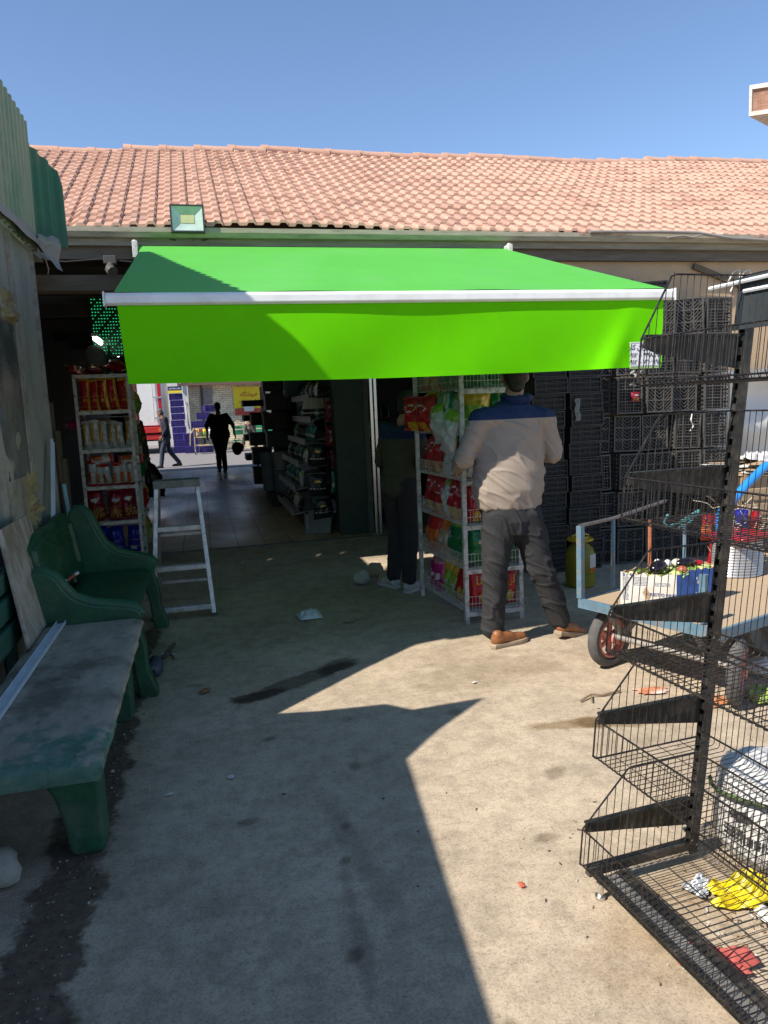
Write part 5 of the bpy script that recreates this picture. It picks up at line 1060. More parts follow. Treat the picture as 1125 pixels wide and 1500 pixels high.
J = dict(ST, hip=(0, 0, .50), hem=.0, chest=(0, .22, .86), neck=(0, .36, 1.0), head=(0, .46, 1.10), shL=(-.17, .27, .97), shR=(.17, .27, .97), elL=(-.20, .40, .70), wrL=(-.10, .48, .95), elR=(.20, .42, .68), wrR=(.02, .60, .58), hpL=(-.10, .05, .47), hpR=(.10, .05, .47), knL=(-.20, .46, .50), knR=(.20, .46, .50), anL=(-.17, .42, .09), anR=(.28, .56, .09))
fig('person', 'man in brown grey suit sitting hunched on the green bench, hand on face', (1.85, 29.25, 0), R(180-14), J, dict(skin=skin, top=brn, legs=brt, shoe=dsh, sole=dsh), 1.0, .014, grey_h, (0, .9, -.45), curl=.9)
# things they carry
bk_ = thing('bucket', 'dark bucket hanging from the walking man\'s hand', 'bucket', (.84, 19.15, .40))
mb = MB(); prf = [(.11, 0), (.14, .28), (.148, .285), (.148, .30), (.135, .30), (.105, .01)]
n = 22; mb.lathe(prf, (0, 0, 0), n, cap=False); mb.lathe([(.0, .008), (.106, .009)], (0, 0, 0), n, cap=False)
rt_ = Matrix.Rotation(R(70), 3, 'X'); mb.v = [tuple(Vector((.84, 19.20, .56))+rt_ @ (Vector(p)-Vector((0, 0, .15)))) for p in mb.v]; mb.build('shell', blk, bk_, smooth=True)
mb = MB(); mb.tube([(.84+.14*math.cos(t), 19.12+.02*math.sin(t), .62+.22*math.sin(t)) for t in [math.pi*k/10 for k in range(11)]], .004, 5); mb.build('handle', chrome, bk_)
mb = MB(); mb.loft([(-.78, 12.3, .22, .12, .10), (-.80, 12.3, .30, .17, .13), (-.82, 12.3, .55, .15, .12), (-.86, 12.28, .72, .08, .06), (-.88, 12.25, .86, .02, .02)], 20)
o_ = fuse(mb, 'shopping_bag', .015, FO['black'], None, wr=.03, wscale=(9, 9, 9), off=(-.8, 12.3, .2)); o_.location = (-.8, 12.3, .2); tag(o_, 'bulging black plastic bag carried by the person in the grey green coat', 'bag')
# ================================================================== BLACK WIRE GONDOLA, RIGHT FOREGROUND
gd = thing('wire_display_stand', 'black wire basket display stand with five empty tiers in the right foreground', 'display stand', (1.44, 1.94, 0))
GO = Vector((1.44, 1.94, 0)); GA = Vector((.083, -.9966, 0)); GB = Vector((-.9966, -.083, 0)); GZ = Vector((.060, -.045, 1))
def g_(a, b, z): return tuple(GO+GA*a+GB*b+GZ*z)
def gbox(mbx, a0, a1, b0, b1, z0, z1):
    mbx.add([g_(a, b, z) for z in (z0, z1) for b in (b0, b1) for a in (a0, a1)], [(0, 2, 3, 1), (4, 5, 7, 6), (0, 1, 5, 4), (2, 6, 7, 3), (0, 4, 6, 2), (1, 3, 7, 5)])
GL = 1.10
for a0 in (-.02, GL):
    mb = MB(); W2 = .028
    gbox(mb, a0, a0+.005, -.010, .022, .03, 1.82); gbox(mb, a0+.021, a0+.026, -.010, .022, .03, 1.82); gbox(mb, a0+.005, a0+.021, -.010, -.007, .03, 1.82)
    for k in range(44): gbox(mb, a0+.0055, a0+.0205, .016, .0215, .04+k*.04, .062+k*.04)
    mb.build('slotted_post', black_steel, gd)
mb = MB(); gbox(mb, -.03, GL+.04, .026, .030, 1.67, 1.815); gbox(mb, -.03, GL+.04, .030, .040, 1.80, 1.815); gbox(mb, -.03, GL+.04, .030, .040, 1.67, 1.682)
mb.build('header_panel', mat('dark_header', (.035, .04, .042), .5, .1, .2, 5, .1), gd)
mb = MB(); mb.tube([g_(-.12, .05, 1.80), g_(GL, .01, 1.812)], .006, 6); mb.tube([g_(.0, .035, 1.775), g_(GL, .035, 1.765)], .006, 6); mb.build('top_rod', mat('white_rod', (.75, .75, .74), .35), gd)
mb = MB()
gbox(mb, -.012, .012, .032, .40, .050, .074); gbox(mb, GL, GL+.03, .032, .40, .050, .074)
gbox(mb, .013, GL-.001, .372, .392, .054, .072); gbox(mb, .013, GL-.001, .275, .300, .042, .047)
mb.build('base_frame', black_steel, gd)
mb = MB(); gbox(mb, .013, GL-.001, .301, .371, .040, .043); mb.build('base_tray', mat('grey_base_tray', (.16, .155, .15), .6, .2, .3, 8, .2, dirt=(.28, .26, .23), dirt_amt=.5, dscale=12), gd)
for a in (.05, .90):
    mb = MB(); mb.tube([g_(a, .385, 0.0), g_(a, .385, .05)], .009, 10); mb.tube([g_(a, .385, .0), g_(a, .385, .012)], .016, 12); mb.build('levelling_foot', chrome, gd)
mb = MB()
for b_ in (.0, -.0): pass
for (a, b, z) in ((-.021, .02, .10), (-.021, -.0, .10)): mb.tube([g_(a, b, z), g_(a-.008, b, z)], .008, 8)
mb.build('bolt', chrome, gd)
tiers = (.212, .560, .885, 1.272, 1.648)
for ti, zl in enumerate(tiers):
    bd, fl0 = .430-.016*ti, -.125; dp = 0.0
    mb = MB(); r1, r2 = .0028, .0015
    a1 = GL-.03
    rimF = (bd, zl); botF = (bd-.005, zl+fl0)
    for (b, z) in (rimF, (bd+.0, zl+fl0+.012), (.03, zl+.17), (.03, zl+fl0+.02)): mb.tube([g_(.0, b, z), g_(a1, b, z)], r1 if z != zl+fl0+.012 else r1*.85, 6)
    for a in (.0, a1):
        mb.tube([g_(a, .03, zl+fl0), g_(a, bd-.01, zl+fl0), g_(a, bd, zl+fl0+.008), g_(a, bd, zl), g_(a, .285, zl+.165), g_(a, .27, zl+.17), g_(a, .03, zl+.17)], r1, 6)
        for k in range(1, 15):
            b = .03+(bd-.03)*k/15; zt = zl+.17 if b < .275 else zl+.17*(bd-b)/(bd-.28)
            mb.tube([g_(a, b, zl+fl0), g_(a, b, zt)], r2, 4, cap=False)
    n = int(a1/.0215)
    for k in range(1, n):
        a = a1*k/n
        mb.tube([g_(a, .03, zl+.172), g_(a, .03, zl+fl0+.006), g_(a, .036, zl+fl0), g_(a, bd-.02, zl+fl0-.002), g_(a, bd-.006, zl+fl0+.004), g_(a, bd+.003, zl+fl0+.02), g_(a, bd+.003, zl+.002)], r2, 4, cap=False)
    for b in (.11, .19, .27, .35): mb.tube([g_(0, b, zl+fl0+.003), g_(a1, b, zl+fl0+.003)], r2, 4, cap=False)
    mb.build('wire_basket', black_wire, gd)
    for a in (-.014, GL+.0):
        mb = MB(); t = .0035
        P = [(.028, zl+.005), (bd-.02, zl+.005), (bd-.015, zl-.022), (.30, zl-.040), (.028, zl-.085)]
        mb.add([g_(a-.0, b, z) for b, z in P]+[g_(a+t, b, z) for b, z in P], [(0, 1, 2, 3, 4), (9, 8, 7, 6, 5)]+[(i, (i+1) % 5, 5+(i+1) % 5, 5+i) for i in range(5)])
        gbox(mb, a-.008, a+.012, .030, bd-.018, zl+.0055, zl+.012)
        mb.build('shelf_bracket', black_steel, gd)

# ================================================================== HAND CART
CO = Vector((1.935, 3.62, 0)); CU = Vector((.945, .327, 0)); CW = Vector((.387, -.922, 0))
def c_(a, b, z): return tuple(CO+CU*a+CW*b+Vector((0, 0, z)))
def cbox(mbx, a0, a1, b0, b1, z0, z1):
    mbx.add([c_(a, b, z) for z in (z0, z1) for b in (b0, b1) for a in (a0, a1)], [(0, 2, 3, 1), (4, 5, 7, 6), (0, 1, 5, 4), (2, 6, 7, 3), (0, 4, 6, 2), (1, 3, 7, 5)])
ct = thing('hand_cart', 'flat wooden hand cart with blue steel frame and red spoked wheels', 'cart', (2.6, 3.4, 0))
bluep = mat('chipped_blue_paint', (.10, .185, .25), .6, .1, .2, 20, .2, 60, dirt=(.22, .19, .16), dirt_amt=.7, dscale=16)
wood = mat('worn_plywood', (.42, .31, .20), .8, 0, .18, 5, .2, 30, dirt=(.22, .17, .12), dirt_amt=.5, dscale=5, stretch=(1, 5, 1))
CLn, CWd = 1.75, .82
mb = MB(); cbox(mb, .02, CLn, .02, CWd-.02, .385, .400); mb.build('deck', wood, ct)
mb = MB()
for (a0, a1, b0, b1) in ((0, .018, 0, CWd), (.0185, CLn, 0, .018), (.0185, CLn, CWd-.018, CWd)): cbox(mb, a0, a1, b0, b1, .355, .408)
for a in (.4, .85, 1.3): cbox(mb, a, a+.03, .0185, CWd-.0185, .350, .384)
mb.build('frame', bluep, ct)
for (a, b, h, mm) in ((.01, .01, .40, bluep), (.30, -.012, .40, bluep), (.62, -.012, .36, mat('rusty_orange_post', (.34, .12, .05), .8, 0, .3, 12)), (.95, -.012, .30, bluep), (.05, .70, .235, bluep), (.40, CWd+.010, .40, bluep), (.75, CWd+.010, .42, bluep)):
    mb = MB(); r_ = .016
    if (a, b) in ((.01, .01), (.05, .70)): cbox(mb, a-.014, a+.014, b-.016, b+.016, .4085, .41+h)
    else: mb.tube([c_(a, b, .36), c_(a, b, .41+h)], .012, 8)
    mb.build('post', mm, ct)
mb = MB(); mb.tube([c_(-.0, .01, .81), c_(.30, -.012, .815), c_(.80, -.04, .86)], .011, 8); mb.build('side_rail', mat('bare_steel_rail', (.15, .13, .125), .5, .5, .3, 20), ct)
def wheel(ct_, ctr, ax, r, label, redm):
    ax = Vector(ax).normalized(); u = Vector((0, 0, 1)); v = ax.cross(u).normalized(); u = v.cross(ax); ctr = Vector(ctr)
    def ring(R_, rr_, m, nm, par, wd=1.0):
        mb = MB(); n = 32; k = 10
        vs = [ctr+(u*math.sin(2*math.pi*i/n)+v*math.cos(2*math.pi*i/n))*(R_+rr_*math.cos(2*math.pi*j/k))+ax*rr_*wd*math.sin(2*math.pi*j/k) for i in range(n) for j in range(k)]
        mb.add([tuple(p) for p in vs], [(i*k+j, i*k+(j+1) % k, ((i+1) % n)*k+(j+1) % k, ((i+1) % n)*k+j) for i in range(n) for j in range(k)])
        return mb
    w_ = ring(r-.030, .030, rubber, 'wheel', ct_, 1.1).build('wheel', rubber, ct_, smooth=True)
    if label: w_['label'] = label
    mb = ring(r-.062, .012, redm, 'rim', w_, 2.2)
    for i in range(6):
        t = math.pi/3*i+.3; d = u*math.sin(t)+v*math.cos(t); e = u*math.sin(t+.3)+v*math.cos(t+.3)
        mb.tube([tuple(ctr+d*.02), tuple(ctr+e*(r-.060))], .012, 8)
    mb.tube([tuple(ctr-ax*.045), tuple(ctr+ax*.045)], .030, 14)
    sub(mb, 'rim', redm, w_, smooth=True)
redm = mat('faded_red_paint', (.62, .20, .16), .6, 0, .2, 14, .2, dirt=(.30, .20, .16), dirt_amt=.5, dscale=14)
for (a, b, lb) in ((.17, .07, 'red spoked wheel at the far left corner of the cart'), (.17, .83, None), (1.05, .07, None), (1.05, .83, None)):
    p = c_(a, b-.03 if b > .5 else b, .168); wheel(ct, p, (.36, -.93, 0) if b < .5 else (.70, -.714, 0), .168, lb, redm)
axm = mat('dirty_axle', (.30, .28, .25), .7, .2, .2, 12, .2)
mb = MB(); mb.tube([c_(.17, .09, .185), c_(.17, .79, .185)], .020, 10); mb.tube([c_(1.05, .09, .185), c_(1.05, .79, .185)], .020, 10)
for b in (.15, .65): mb.bar(c_(.17, b, .20), c_(.45, b, .35), .012, .045); mb.bar(c_(.17, b, .2), c_(.06, b, .35), .012, .03)
mb.build('axle', axm, ct)
# carton of vegetables
bxr = math.radians(-8)
bo = Vector((2.08, 3.43, .402)); b1v = Vector((.215, -.172, 0)); b2v = Vector((.37, .10, 0))
def b_(a, b, z): return bo+b1v*a+b2v*b+Vector((0, 0, z))
bxt = thing('vegetable_carton', 'open white and blue printed carton full of vegetable scraps on the cart', 'carton', tuple(bo))
cdw = mat('carton_white', (.60, .57, .52), .75, 0, .06, 6, .1, dirt=(.45, .40, .33), dirt_amt=.5, dscale=7); cdb = mat('carton_blue', (.022, .10, .36), .6, 0, .12, 6); kraft = mat('kraft_board', (.33, .22, .13), .9, 0, .15, 8)
BH = .185; mb = MB(); corners = [(0, 0), (1, 0), (1, 1), (0, 1)]; rr = random.Random(9)
for i in range(4):
    p, q_ = corners[i], corners[(i+1) % 4]; n = 14; inn = 1-.018*2
    def cc(t, sc): a = p[0]+(q_[0]-p[0])*t; b = p[1]+(q_[1]-p[1])*t; return (.5+(a-.5)*sc, .5+(b-.5)*sc)
    vs = []; tops = [BH+rr.uniform(-.012, .008)+(.0 if i else -.01*math.sin(t/n*3)) for t in range(n+1)]
    for t in range(n+1):
        o1 = cc(t/n, 1); o2 = cc(t/n, .96); vs += [b_(*o1, 0), b_(*o1, BH*.5), b_(*o1, tops[t]), b_(*o2, tops[t]), b_(*o2, 0.01)]
    fs = []; ms = []
    for t in range(n):
        for k in range(4):
            fs.append((t*5+k, (t+1)*5+k, (t+1)*5+k+1, t*5+k+1)); ms.append((0 if i == 0 or i == 3 else 1) if k < 2 else 2)
    mb.add([tuple(v) for v in vs], fs, ms)
mb.build('carton', [cdw, cdb, kraft], bxt)
mb = MB(); nrm = (b1v.cross(Vector((0, 0, 1)))).normalized(); 
if nrm.dot(Vector((-1, -1, 0))) < 0: nrm = -nrm
b1n = b1v.normalized()
rr = random.Random(2)
for (a0, a1, z0, z1, st) in ((.04, .16, .03, .16, .007), (.22, .5, .11, .155, .008), (.62, .9, .11, .13, .007)):
    z = z1
    while z > z0:
        a = a0
        while a < a1:
            l = rr.uniform(.008, .035)
            if a+l < a1: 
                q0 = b_(a, 0, z)+nrm*.0025; q1 = b_(a+l, 0, z)+nrm*.0025; mb.add([tuple(q0), tuple(q1), tuple(q1+Vector((0, 0, .0022))), tuple(q0+Vector((0, 0, .0022)))], [(0, 1, 2, 3)])
            a += l+rr.uniform(.004, .012)
        z -= st
put_text(mb, 'CREST O RING', .022, b_(.74, 0, .062)+nrm*.003, b1n, (0, 0, 1), .0005)
put_text(mb, '0 \u2013 4', .022, b_(.12, 0, .163)+nrm*.003, b1n, (0, 0, 1), .0005)
hx = [b_(.78, 0, .030)+nrm*.003+b1n*.018*math.cos(t)+Vector((0, 0, .018*math.sin(t))) for t in [math.pi/3*k+math.pi/6 for k in range(6)]]
mb.tube([tuple(p) for p in hx], .0012, 4, closed=True)
mb.build('print', mat('blue_print', (.06, .08, .20), .7), bxt)
mb = MB(); hp_ = [b_(.40, 0, .075)+nrm*.003, b_(.50, 0, .035)+nrm*.003, b_(.55, 0, .06)+nrm*.003, b_(.46, 0, .11)+nrm*.003]; mb.add([tuple(p) for p in hp_], [(0, 1, 2, 3)]); mb.build('torn_patch', kraft, bxt)
b2n = b2v.normalized(); nr2 = Vector((b2n.y, -b2n.x, 0)); 
mb = MB(); o2 = b_(1, .5, 0)+nr2*.003
for (da, z, s_) in ((-.04, .14, .01), (-.03, .12, .012), (-.045, .06, .008), (-.02, .05, .006), (-.035, .035, .007)): mb.obox(o2+b2n*da+Vector((0, 0, z)), (s_, .001, s_*1.5), Matrix.Rotation(math.atan2(b2n.y, b2n.x), 3, 'Z') @ Matrix.Rotation(.4, 3, 'Y'))
mb.build('white_specks', paper, bxt)
def veg(name, a, b, z, r, m, label, cat, rot=None, grp=None):
    mb = MB(); mb.ell((0, 0, 0), r, 14, rot)
    mb.v = [tuple(Vector(v)*(1+.12*noise.noise(Vector(v)*25+Vector((a*9, b*9, 0))))) for v in mb.v]; c = b_(a, b, z); mb.v = [tuple(Vector(v)+c) for v in mb.v]
    return solo(mb, name, m, label, cat, tuple(c), grp, smooth=True)
egg = mat('aubergine_skin', (.008, .005, .010), .18, 0, .2)
rz = Matrix.Rotation(R(25), 3, 'Z') @ Matrix.Rotation(R(-8), 3, 'Y')
veg('aubergine', .40, .30, .195, (.062, .036, .034), egg, 'big glossy dark aubergine at the left of the open carton', 'aubergine', rz)
veg('aubergine', .50, .74, .198, (.066, .028, .026), egg, 'second slimmer aubergine lying towards the back of the carton', 'aubergine', Matrix.Rotation(R(10), 3, 'Z'))
leafs = [mat('lettuce_green', (.26, .36, .06), .6, 0, .3, 20, .4), mat('lettuce_pale', (.48, .52, .20), .6, 0, .3, 20, .4), mat('lettuce_dark', (.10, .20, .03), .6, 0, .3, 20)]
mb = MB(); rr = random.Random(6)
for _ in range(190):
    a, b = rr.uniform(.06, .94), rr.uniform(.06, .94); c = b_(a, b, rr.uniform(.12, .178)); mb.c = rr.choice((0, 0, 1, 1, 2)); s_ = rr.uniform(.012, .026)
    rm = Matrix.Rotation(rr.random()*6, 3, 'Z') @ Matrix.Rotation(rr.uniform(-.8, .8), 3, 'X'); k0 = len(mb.v)
    vs = [c+rm @ Vector(((i-1.5)*s_*.6, (j-1.5)*s_*.6, s_*.5*noise.noise(Vector((i*.9, j*.9, _))))) for j in range(4) for i in range(4)]
    mb.add([tuple(v) for v in vs], [(j*4+i, j*4+i+1, (j+1)*4+i+1, (j+1)*4+i) for j in range(3) for i in range(3)])
o_ = solo(mb, 'vegetable_scraps', leafs, 'loose heap of pale green leaf scraps filling the carton', 'vegetables', tuple(b_(.5, .5, .1)), smooth='all'); o_['kind'] = 'stuff'
veg('tomato', .72, .42, .180, (.024, .024, .02), mat('dull_tomato', (.38, .10, .05), .4, 0, .3, 14), 'dull bruised tomato in the middle of the carton', 'tomato')
veg('red_pepper', .55, .92, .185, (.040, .020, .018), FO['red'], 'bright red pepper at the back right of the carton', 'pepper')
veg('onion', .28, .62, .195, (.022, .022, .022), paper, 'white onion behind the big aubergine', 'onion')
veg('garlic_bulb', .20, .50, .20, (.020, .018, .026), mat('garlic_white', (.6, .57, .52), .6), 'white garlic bulb sticking up at the back of the carton', 'garlic')
veg('cauliflower', .30, .78, .19, (.03, .026, .024), mat('cauli', (.55, .52, .42), .7, 0, .1, 20, .5), 'cream cauliflower piece near the back right of the carton', 'cauliflower')
# other goods on the cart and behind it, right edge
mb = MB(); P = c_(1.12, .22, .402)
for k in range(13): z = .402+k*.017; mb.loft([(P[0], P[1], z, .15, .12), (P[0], P[1], z+.008, .155, .125), (P[0], P[1], z+.0165, .15, .12)], 24)
solo(mb, 'ribbed_tin', mat('ribbed_silver', (.45, .46, .47), .35, .6, .1, 9), 'silver ribbed tin tub with a red lid standing on the cart deck', 'tub', P, smooth=True)
tub_ = [o for o in bpy.data.objects if o.name == 'ribbed_tin'][0]; mb = MB(); rt2 = Matrix.Rotation(.33, 3, 'Z'); mb.obox((P[0]+.0, P[1], .64), (.34, .28, .03), rt2); l_ = mb.build('lid', FO['red'], None, off=P, bevel=.01); l_.parent = tub_; l_['label'] = 'red lid'
bluep2 = mat('blue_hose_plastic', (.02, .22, .62), .35, 0, .12, 10)
mb = MB(); mb.tube([(3.05, 3.75, .42), (3.02, 3.86, .60), (3.08, 3.95, .74), (3.20, 4.0, .80), (3.32, 4.02, .90), (3.5, 4.05, 1.02)], .028, 12); solo(mb, 'blue_hose', bluep2, 'thick bright blue hose curling up from the cart at the right edge', 'hose', (3.05, 3.75, .42), smooth=True)
tealr = mat('teal_rope', (.06, .20, .22), .8)
mb = MB(); mb.tube([(2.95+.10*math.cos(t*.8), 3.95+.02*t, .70+.05*math.sin(t)) for t in range(14)], .009, 6); solo(mb, 'teal_rope', tealr, 'coil of teal rope over the packets beside the blue hose', 'rope', (2.95, 4, .65), smooth=True)
rr = random.Random(33)
for i, kd in enumerate(('redchip', 'whitebag', 'goldred', 'redchip', 'orangebag', 'whitebag', 'bluebag', 'redchip')):
    bag(kd, (3.02+.11*(i % 4), 3.92+.05*(i//4), .41+.17*(i//4)), .14, .18, .06, '%s packet, %s from left, %s heap behind the silver tub' % ({'redchip': 'red', 'whitebag': 'white', 'goldred': 'red and gold', 'orangebag': 'orange', 'bluebag': 'blue'}[kd], ORD[i % 4], ('lower', 'upper')[i//4]), 'packets heaped on the cart', rz=rr.uniform(-.6, .6), ry=rr.uniform(-.6, .6), name='packet', cat='packet')
netm = mat('pale_string', (.60, .54, .42), .8)
mb = MB()
for k in range(14):
    p = Vector((3.0+rr.random()*.4, 3.88, .50+rr.random()*.35)); pts = [tuple(p)]
    for _ in range(5): p = p+Vector((rr.uniform(-.07, .07), rr.uniform(-.01, .01), rr.uniform(-.07, .07))); pts.append(tuple(p))
    mb.tube(pts, .0022, 4)
solo(mb, 'tangled_string', netm, 'tangled pale string hanging over the coloured packets', 'string', (3.2, 3.88, .4))
mb = MB()
for k in range(3): mb.box(4.30, 5.4, 5.28-.0*k, 5.30, .32+k*.13, .42+k*.13)
for x in (4.36, 4.72, 5.3): mb.box(x, x+.05, 5.305, 5.35, 0, .80)
mb.box(4.30, 5.4, 5.36, 5.9, .76, .775)
solo(mb, 'wooden_pallet', mat('pallet_wood', (.34, .24, .15), .85, 0, .2, 6, .2, stretch=(.5, 5, 5)), 'upright slatted wooden crate behind the cart at the right edge', 'pallet', (4.8, 5.4, 0), bevel=.004)
for i in range(5):
    scrap('cardboard_sheet', (4.80+.03*i, 5.55-.03*i, 0), 1.0, .55, mat('cardboard', (.36, .25, .15), .9, 0, .15, 5) if i % 2 == 0 else paper, '%s sheet up in the pile of cardboard and white paper' % ORD[i], 'sheet', rr.uniform(-.25, .25), .03, 10, 'sheets piled on the wooden crate', 3, z=.785+i*.022)
shm = mat('white_plastic_sheet', (.60, .575, .53), .5, 0, .05, 3, .2, 8)
mb = MB(); mb.grid(lambda a, b: (4.50+.9*a-.02*b+.02*math.sin(b*6), 6.1+.05*math.sin(a*7+b*3)+.04*math.sin(b*11), .80+.92*b-.04*math.sin(a*3)), 24, 24); solo(mb, 'plastic_cover', shm, 'large white plastic sheet draped upright against the beige wall at the right', 'sheet', (4.9, 6.1, .8), smooth='all')
for i in range(4):
    scrap('crumpled_paper', (4.65+.16*i, 5.5-.03*(i % 2), 0), .34, .30, mat('white_plastic_crumple', (.58, .57, .57), .5, 0, .08, 5), 'crumpled white plastic, %s from the left on top of the pile' % ORD[i], 'plastic', rr.random(), .10, 16, 'crumpled plastic on the pile', 7, z=.88+.01*i)
mb = MB(); mb.box(5.02, 5.4, 6.2, 6.22, .75, 1.4); solo(mb, 'red_board', FO['red'], 'narrow bright red board standing at the far right edge', 'board', (5.2, 6.2, .75))
mb = MB(); mb.ell((4.86, 6.15, 1.76), (.09, .05, .025), 12); mb.tube([(4.70, 6.15, 1.72), (4.84, 6.14, 1.70), (4.93, 6.14, 1.64)], .006, 5); solo(mb, 'orange_tool', mat('orange_plastic', (.6, .19, .03), .5), 'small orange tool on top of the white plastic sheet', 'tool', (4.86, 6.15, 1.74), smooth=True)
# spare tyre and bag under the cart's right end
tyr = thing('spare_tyre', 'grey dusty tyre lying under the right end of the cart', 'tyre', (2.98, 3.36, 0))
mb = MB(); n, k = 30, 12; cc_ = Vector((3.02, 3.40, .16)); ax = Vector((-.2, .3, 1)).normalized() if 0 else Vector((-.75, -.6, .1)).normalized(); u = Vector((0, 0, 1)); v = ax.cross(u).normalized(); u = v.cross(ax)
vs = [cc_+(u*math.sin(2*math.pi*i/n)+v*math.cos(2*math.pi*i/n))*(.115+.045*math.cos(2*math.pi*j/k)+(.003 if i % 2 else 0))+ax*.06*math.sin(2*math.pi*j/k) for i in range(n) for j in range(k)]
mb.add([tuple(p) for p in vs], [(i*k+j, i*k+(j+1) % k, ((i+1) % n)*k+(j+1) % k, ((i+1) % n)*k+j) for i in range(n) for j in range(k)]); mb.build('tyre', mat('dusty_tyre', (.26, .25, .225), .9, 0, .2, 12, .4), tyr, smooth=True)
rock('white_bag_lump', (2.78, 3.22, .05), (.09, .07, .05), paper, 'white crumpled bag on the ground beside the dusty tyre', 41, 'bag')
# rubbish seen through the gondola
sack = mat('white_woven_sack', (.56, .55, .53), .7, 0, .05, 8, .35, 120)
mb = MB(); sc0 = Vector((1.70, 1.90, 0))
mb.loft([(sc0.x, sc0.y, .005, .13, .15), (sc0.x, sc0.y, .05, .165, .19), (sc0.x+.01, sc0.y, .20, .17, .195), (sc0.x+.015, sc0.y+.01, .28, .15, .17), (sc0.x+.02, sc0.y+.02, .31, .08, .10)], 30)
so_ = fuse(mb, 'rice_sack', .009, sack, None, wr=.004, wscale=(9, 9, 7), sm=8, off=tuple(sc0)); so_.location = sc0; tag(so_, 'full white woven sack with black print standing behind the black wire stand', 'sack')
mb = MB(); mb.tube([(sc0.x+.175*math.cos(t), sc0.y+.20*math.sin(t), .235+.02*math.sin(t*2)) for t in [math.pi*(.75+.09*k) for k in range(10)]], .007, 6); o_ = mb.build('green_band', mat('olive_band', (.06, .09, .03), .7), None, off=tuple(sc0)); o_.parent = so_
mb = MB()
for k in range(30):
    t = math.pi*(1.02+.018*(k % 12)); z = .12+.014*(k//12); mb.obox((sc0.x+.184*math.cos(t), sc0.y+.208*math.sin(t), z), (.003, .008, .008), Matrix.Rotation(t, 3, 'Z'))
t = math.pi*1.1; mb.obox((sc0.x+.186*math.cos(t), sc0.y+.21*math.sin(t), .20), (.003, .06, .022), Matrix.Rotation(t, 3, 'Z') @ Matrix.Rotation(.3, 3, 'X'))
o_ = mb.build('print', mat('sack_print', (.05, .05, .055), .8), None, off=tuple(sc0)); o_.parent = so_
scrap('yellow_bag', (1.47, 1.73, 0), .20, .12, mat('yellow_bag', (.68, .52, .01), .4, 0, .1, 9, .3), 'bright yellow crumpled bag on the ground behind the bottom basket', 'bag', -.3, .05, 18)
scrap('white_tissue', (1.53, 1.62, 0), .16, .10, paper, 'crumpled white tissue beside the bright yellow bag', 'tissue', .3, .04, 14)
scrap('orange_wrapper', (1.68, 1.66, 0), .07, .05, FO['orange'], 'small orange wrapper right of the white tissue', 'wrapper', .3, .02, 8)
scrap('red_cloth', (1.21, 1.53, 0), .18, .07, mat('faded_red_cloth', (.34, .07, .06), .8, 0, .3, 12, .4), 'faded red cloth lying under the front of the bottom basket', 'cloth', -.6, .035, 16)
scrap('green_cabbage_leaf', (2.58, 2.95, 0), .22, .12, leafs[0], 'bright yellow-green leaf heap on the sunlit ground past the gondola', 'leaves', .2, .05, 16)
scrap('foil_scrap', (1.36, 1.80, 0), .07, .06, mat('crumpled_foil', (.5, .52, .54), .3, .5, .2, 12, .4), 'crumpled clear and silver scrap left of the yellow bag', 'scrap', .3, .03, 12)
scrap('peel_scraps', (2.30, 2.98, 0), .18, .10, mat('orange_peel', (.45, .17, .06), .8, 0, .4, 20), 'orange vegetable peel on the ground by the second cart wheel', 'peel', .1, .02, 14)
# ================================================================== SHOP SHELVING ALONG THE PASSAGE
sh_ = thing('shop_shelving', 'white sloping shop shelving filled with dark packets along the right of the passage', 'shelving', (1.4, 9.8, 0))
shm_ = mat('grey_shelf_metal', (.28, .28, .27), .5, .2, .2, 10, .1)
ya, yb = 9.1, 10.9
mb = MB(); mb.box(1.66, 1.70, ya, yb, .05, 2.1)
for y in (ya, yb-.03): mb.box(1.60, 1.66, y, y+.03, .0, 2.1)
mb.build('back_panel', mat('dark_back_panel', (.05, .05, .05), .7), sh_)
levs = ((.22, 1.02), (.52, 1.06), (.82, 1.12), (1.08, 1.22), (1.35, 1.3), (1.62, 1.3))
packs = []
for (z, xf) in levs:
    mb = MB(); dz = .10; t = .012
    mb.add([(1.62, ya, z+dz), (1.62, yb, z+dz), (xf, yb, z), (xf, ya, z), (1.62, ya, z+dz-t), (1.62, yb, z+dz-t), (xf, yb, z-t), (xf, ya, z-t)], [(0, 1, 2, 3), (7, 6, 5, 4), (0, 4, 5, 1), (1, 5, 6, 2), (2, 6, 7, 3), (3, 7, 4, 0)])
    mb.box(xf-.012, xf-.001, ya, yb, z-.02, z+.055); mb.build('sloping_shelf', shm_, sh_)
rr = random.Random(8)
for li, (z, xf) in enumerate(levs):
    n = 9
    for i in range(n):
        y = ya+.1+(yb-ya-.2)*i/(n-1)
        kd = rr.choice(('blackbag', 'blackbag', 'blackbag', 'tealbag', 'whitebag') if li else ('blackbag', 'whitebag'))
        bag(kd, (xf+.09, y, z+.02), .17, .20, .06, '%s packet, %s from near end, %s sloping shelf up' % ({'blackbag': 'black', 'tealbag': 'teal', 'whitebag': 'white'}[kd], ORD[i], ORD[li]), 'packets on the sloping shelves', rz=R(-90), rx=R(-12), name='packet', cat='packet')
mb = MB()
for k in range(9): mb.obox((1.22+.035*k, 9.02, 1.56), (.028, .05, .13), Matrix.Rotation(.25, 3, 'Y'))
mb.box(1.18, 1.55, 8.99, 9.06, 1.44, 1.455)
solo(mb, 'box_row', mat('pale_small_boxes', (.42, .43, .36), .6, 0, .3, 30), 'tilted row of small pale boxes on the top end shelf in the passage', 'boxes', (1.36, 9.02, 1.44), bevel=.002)
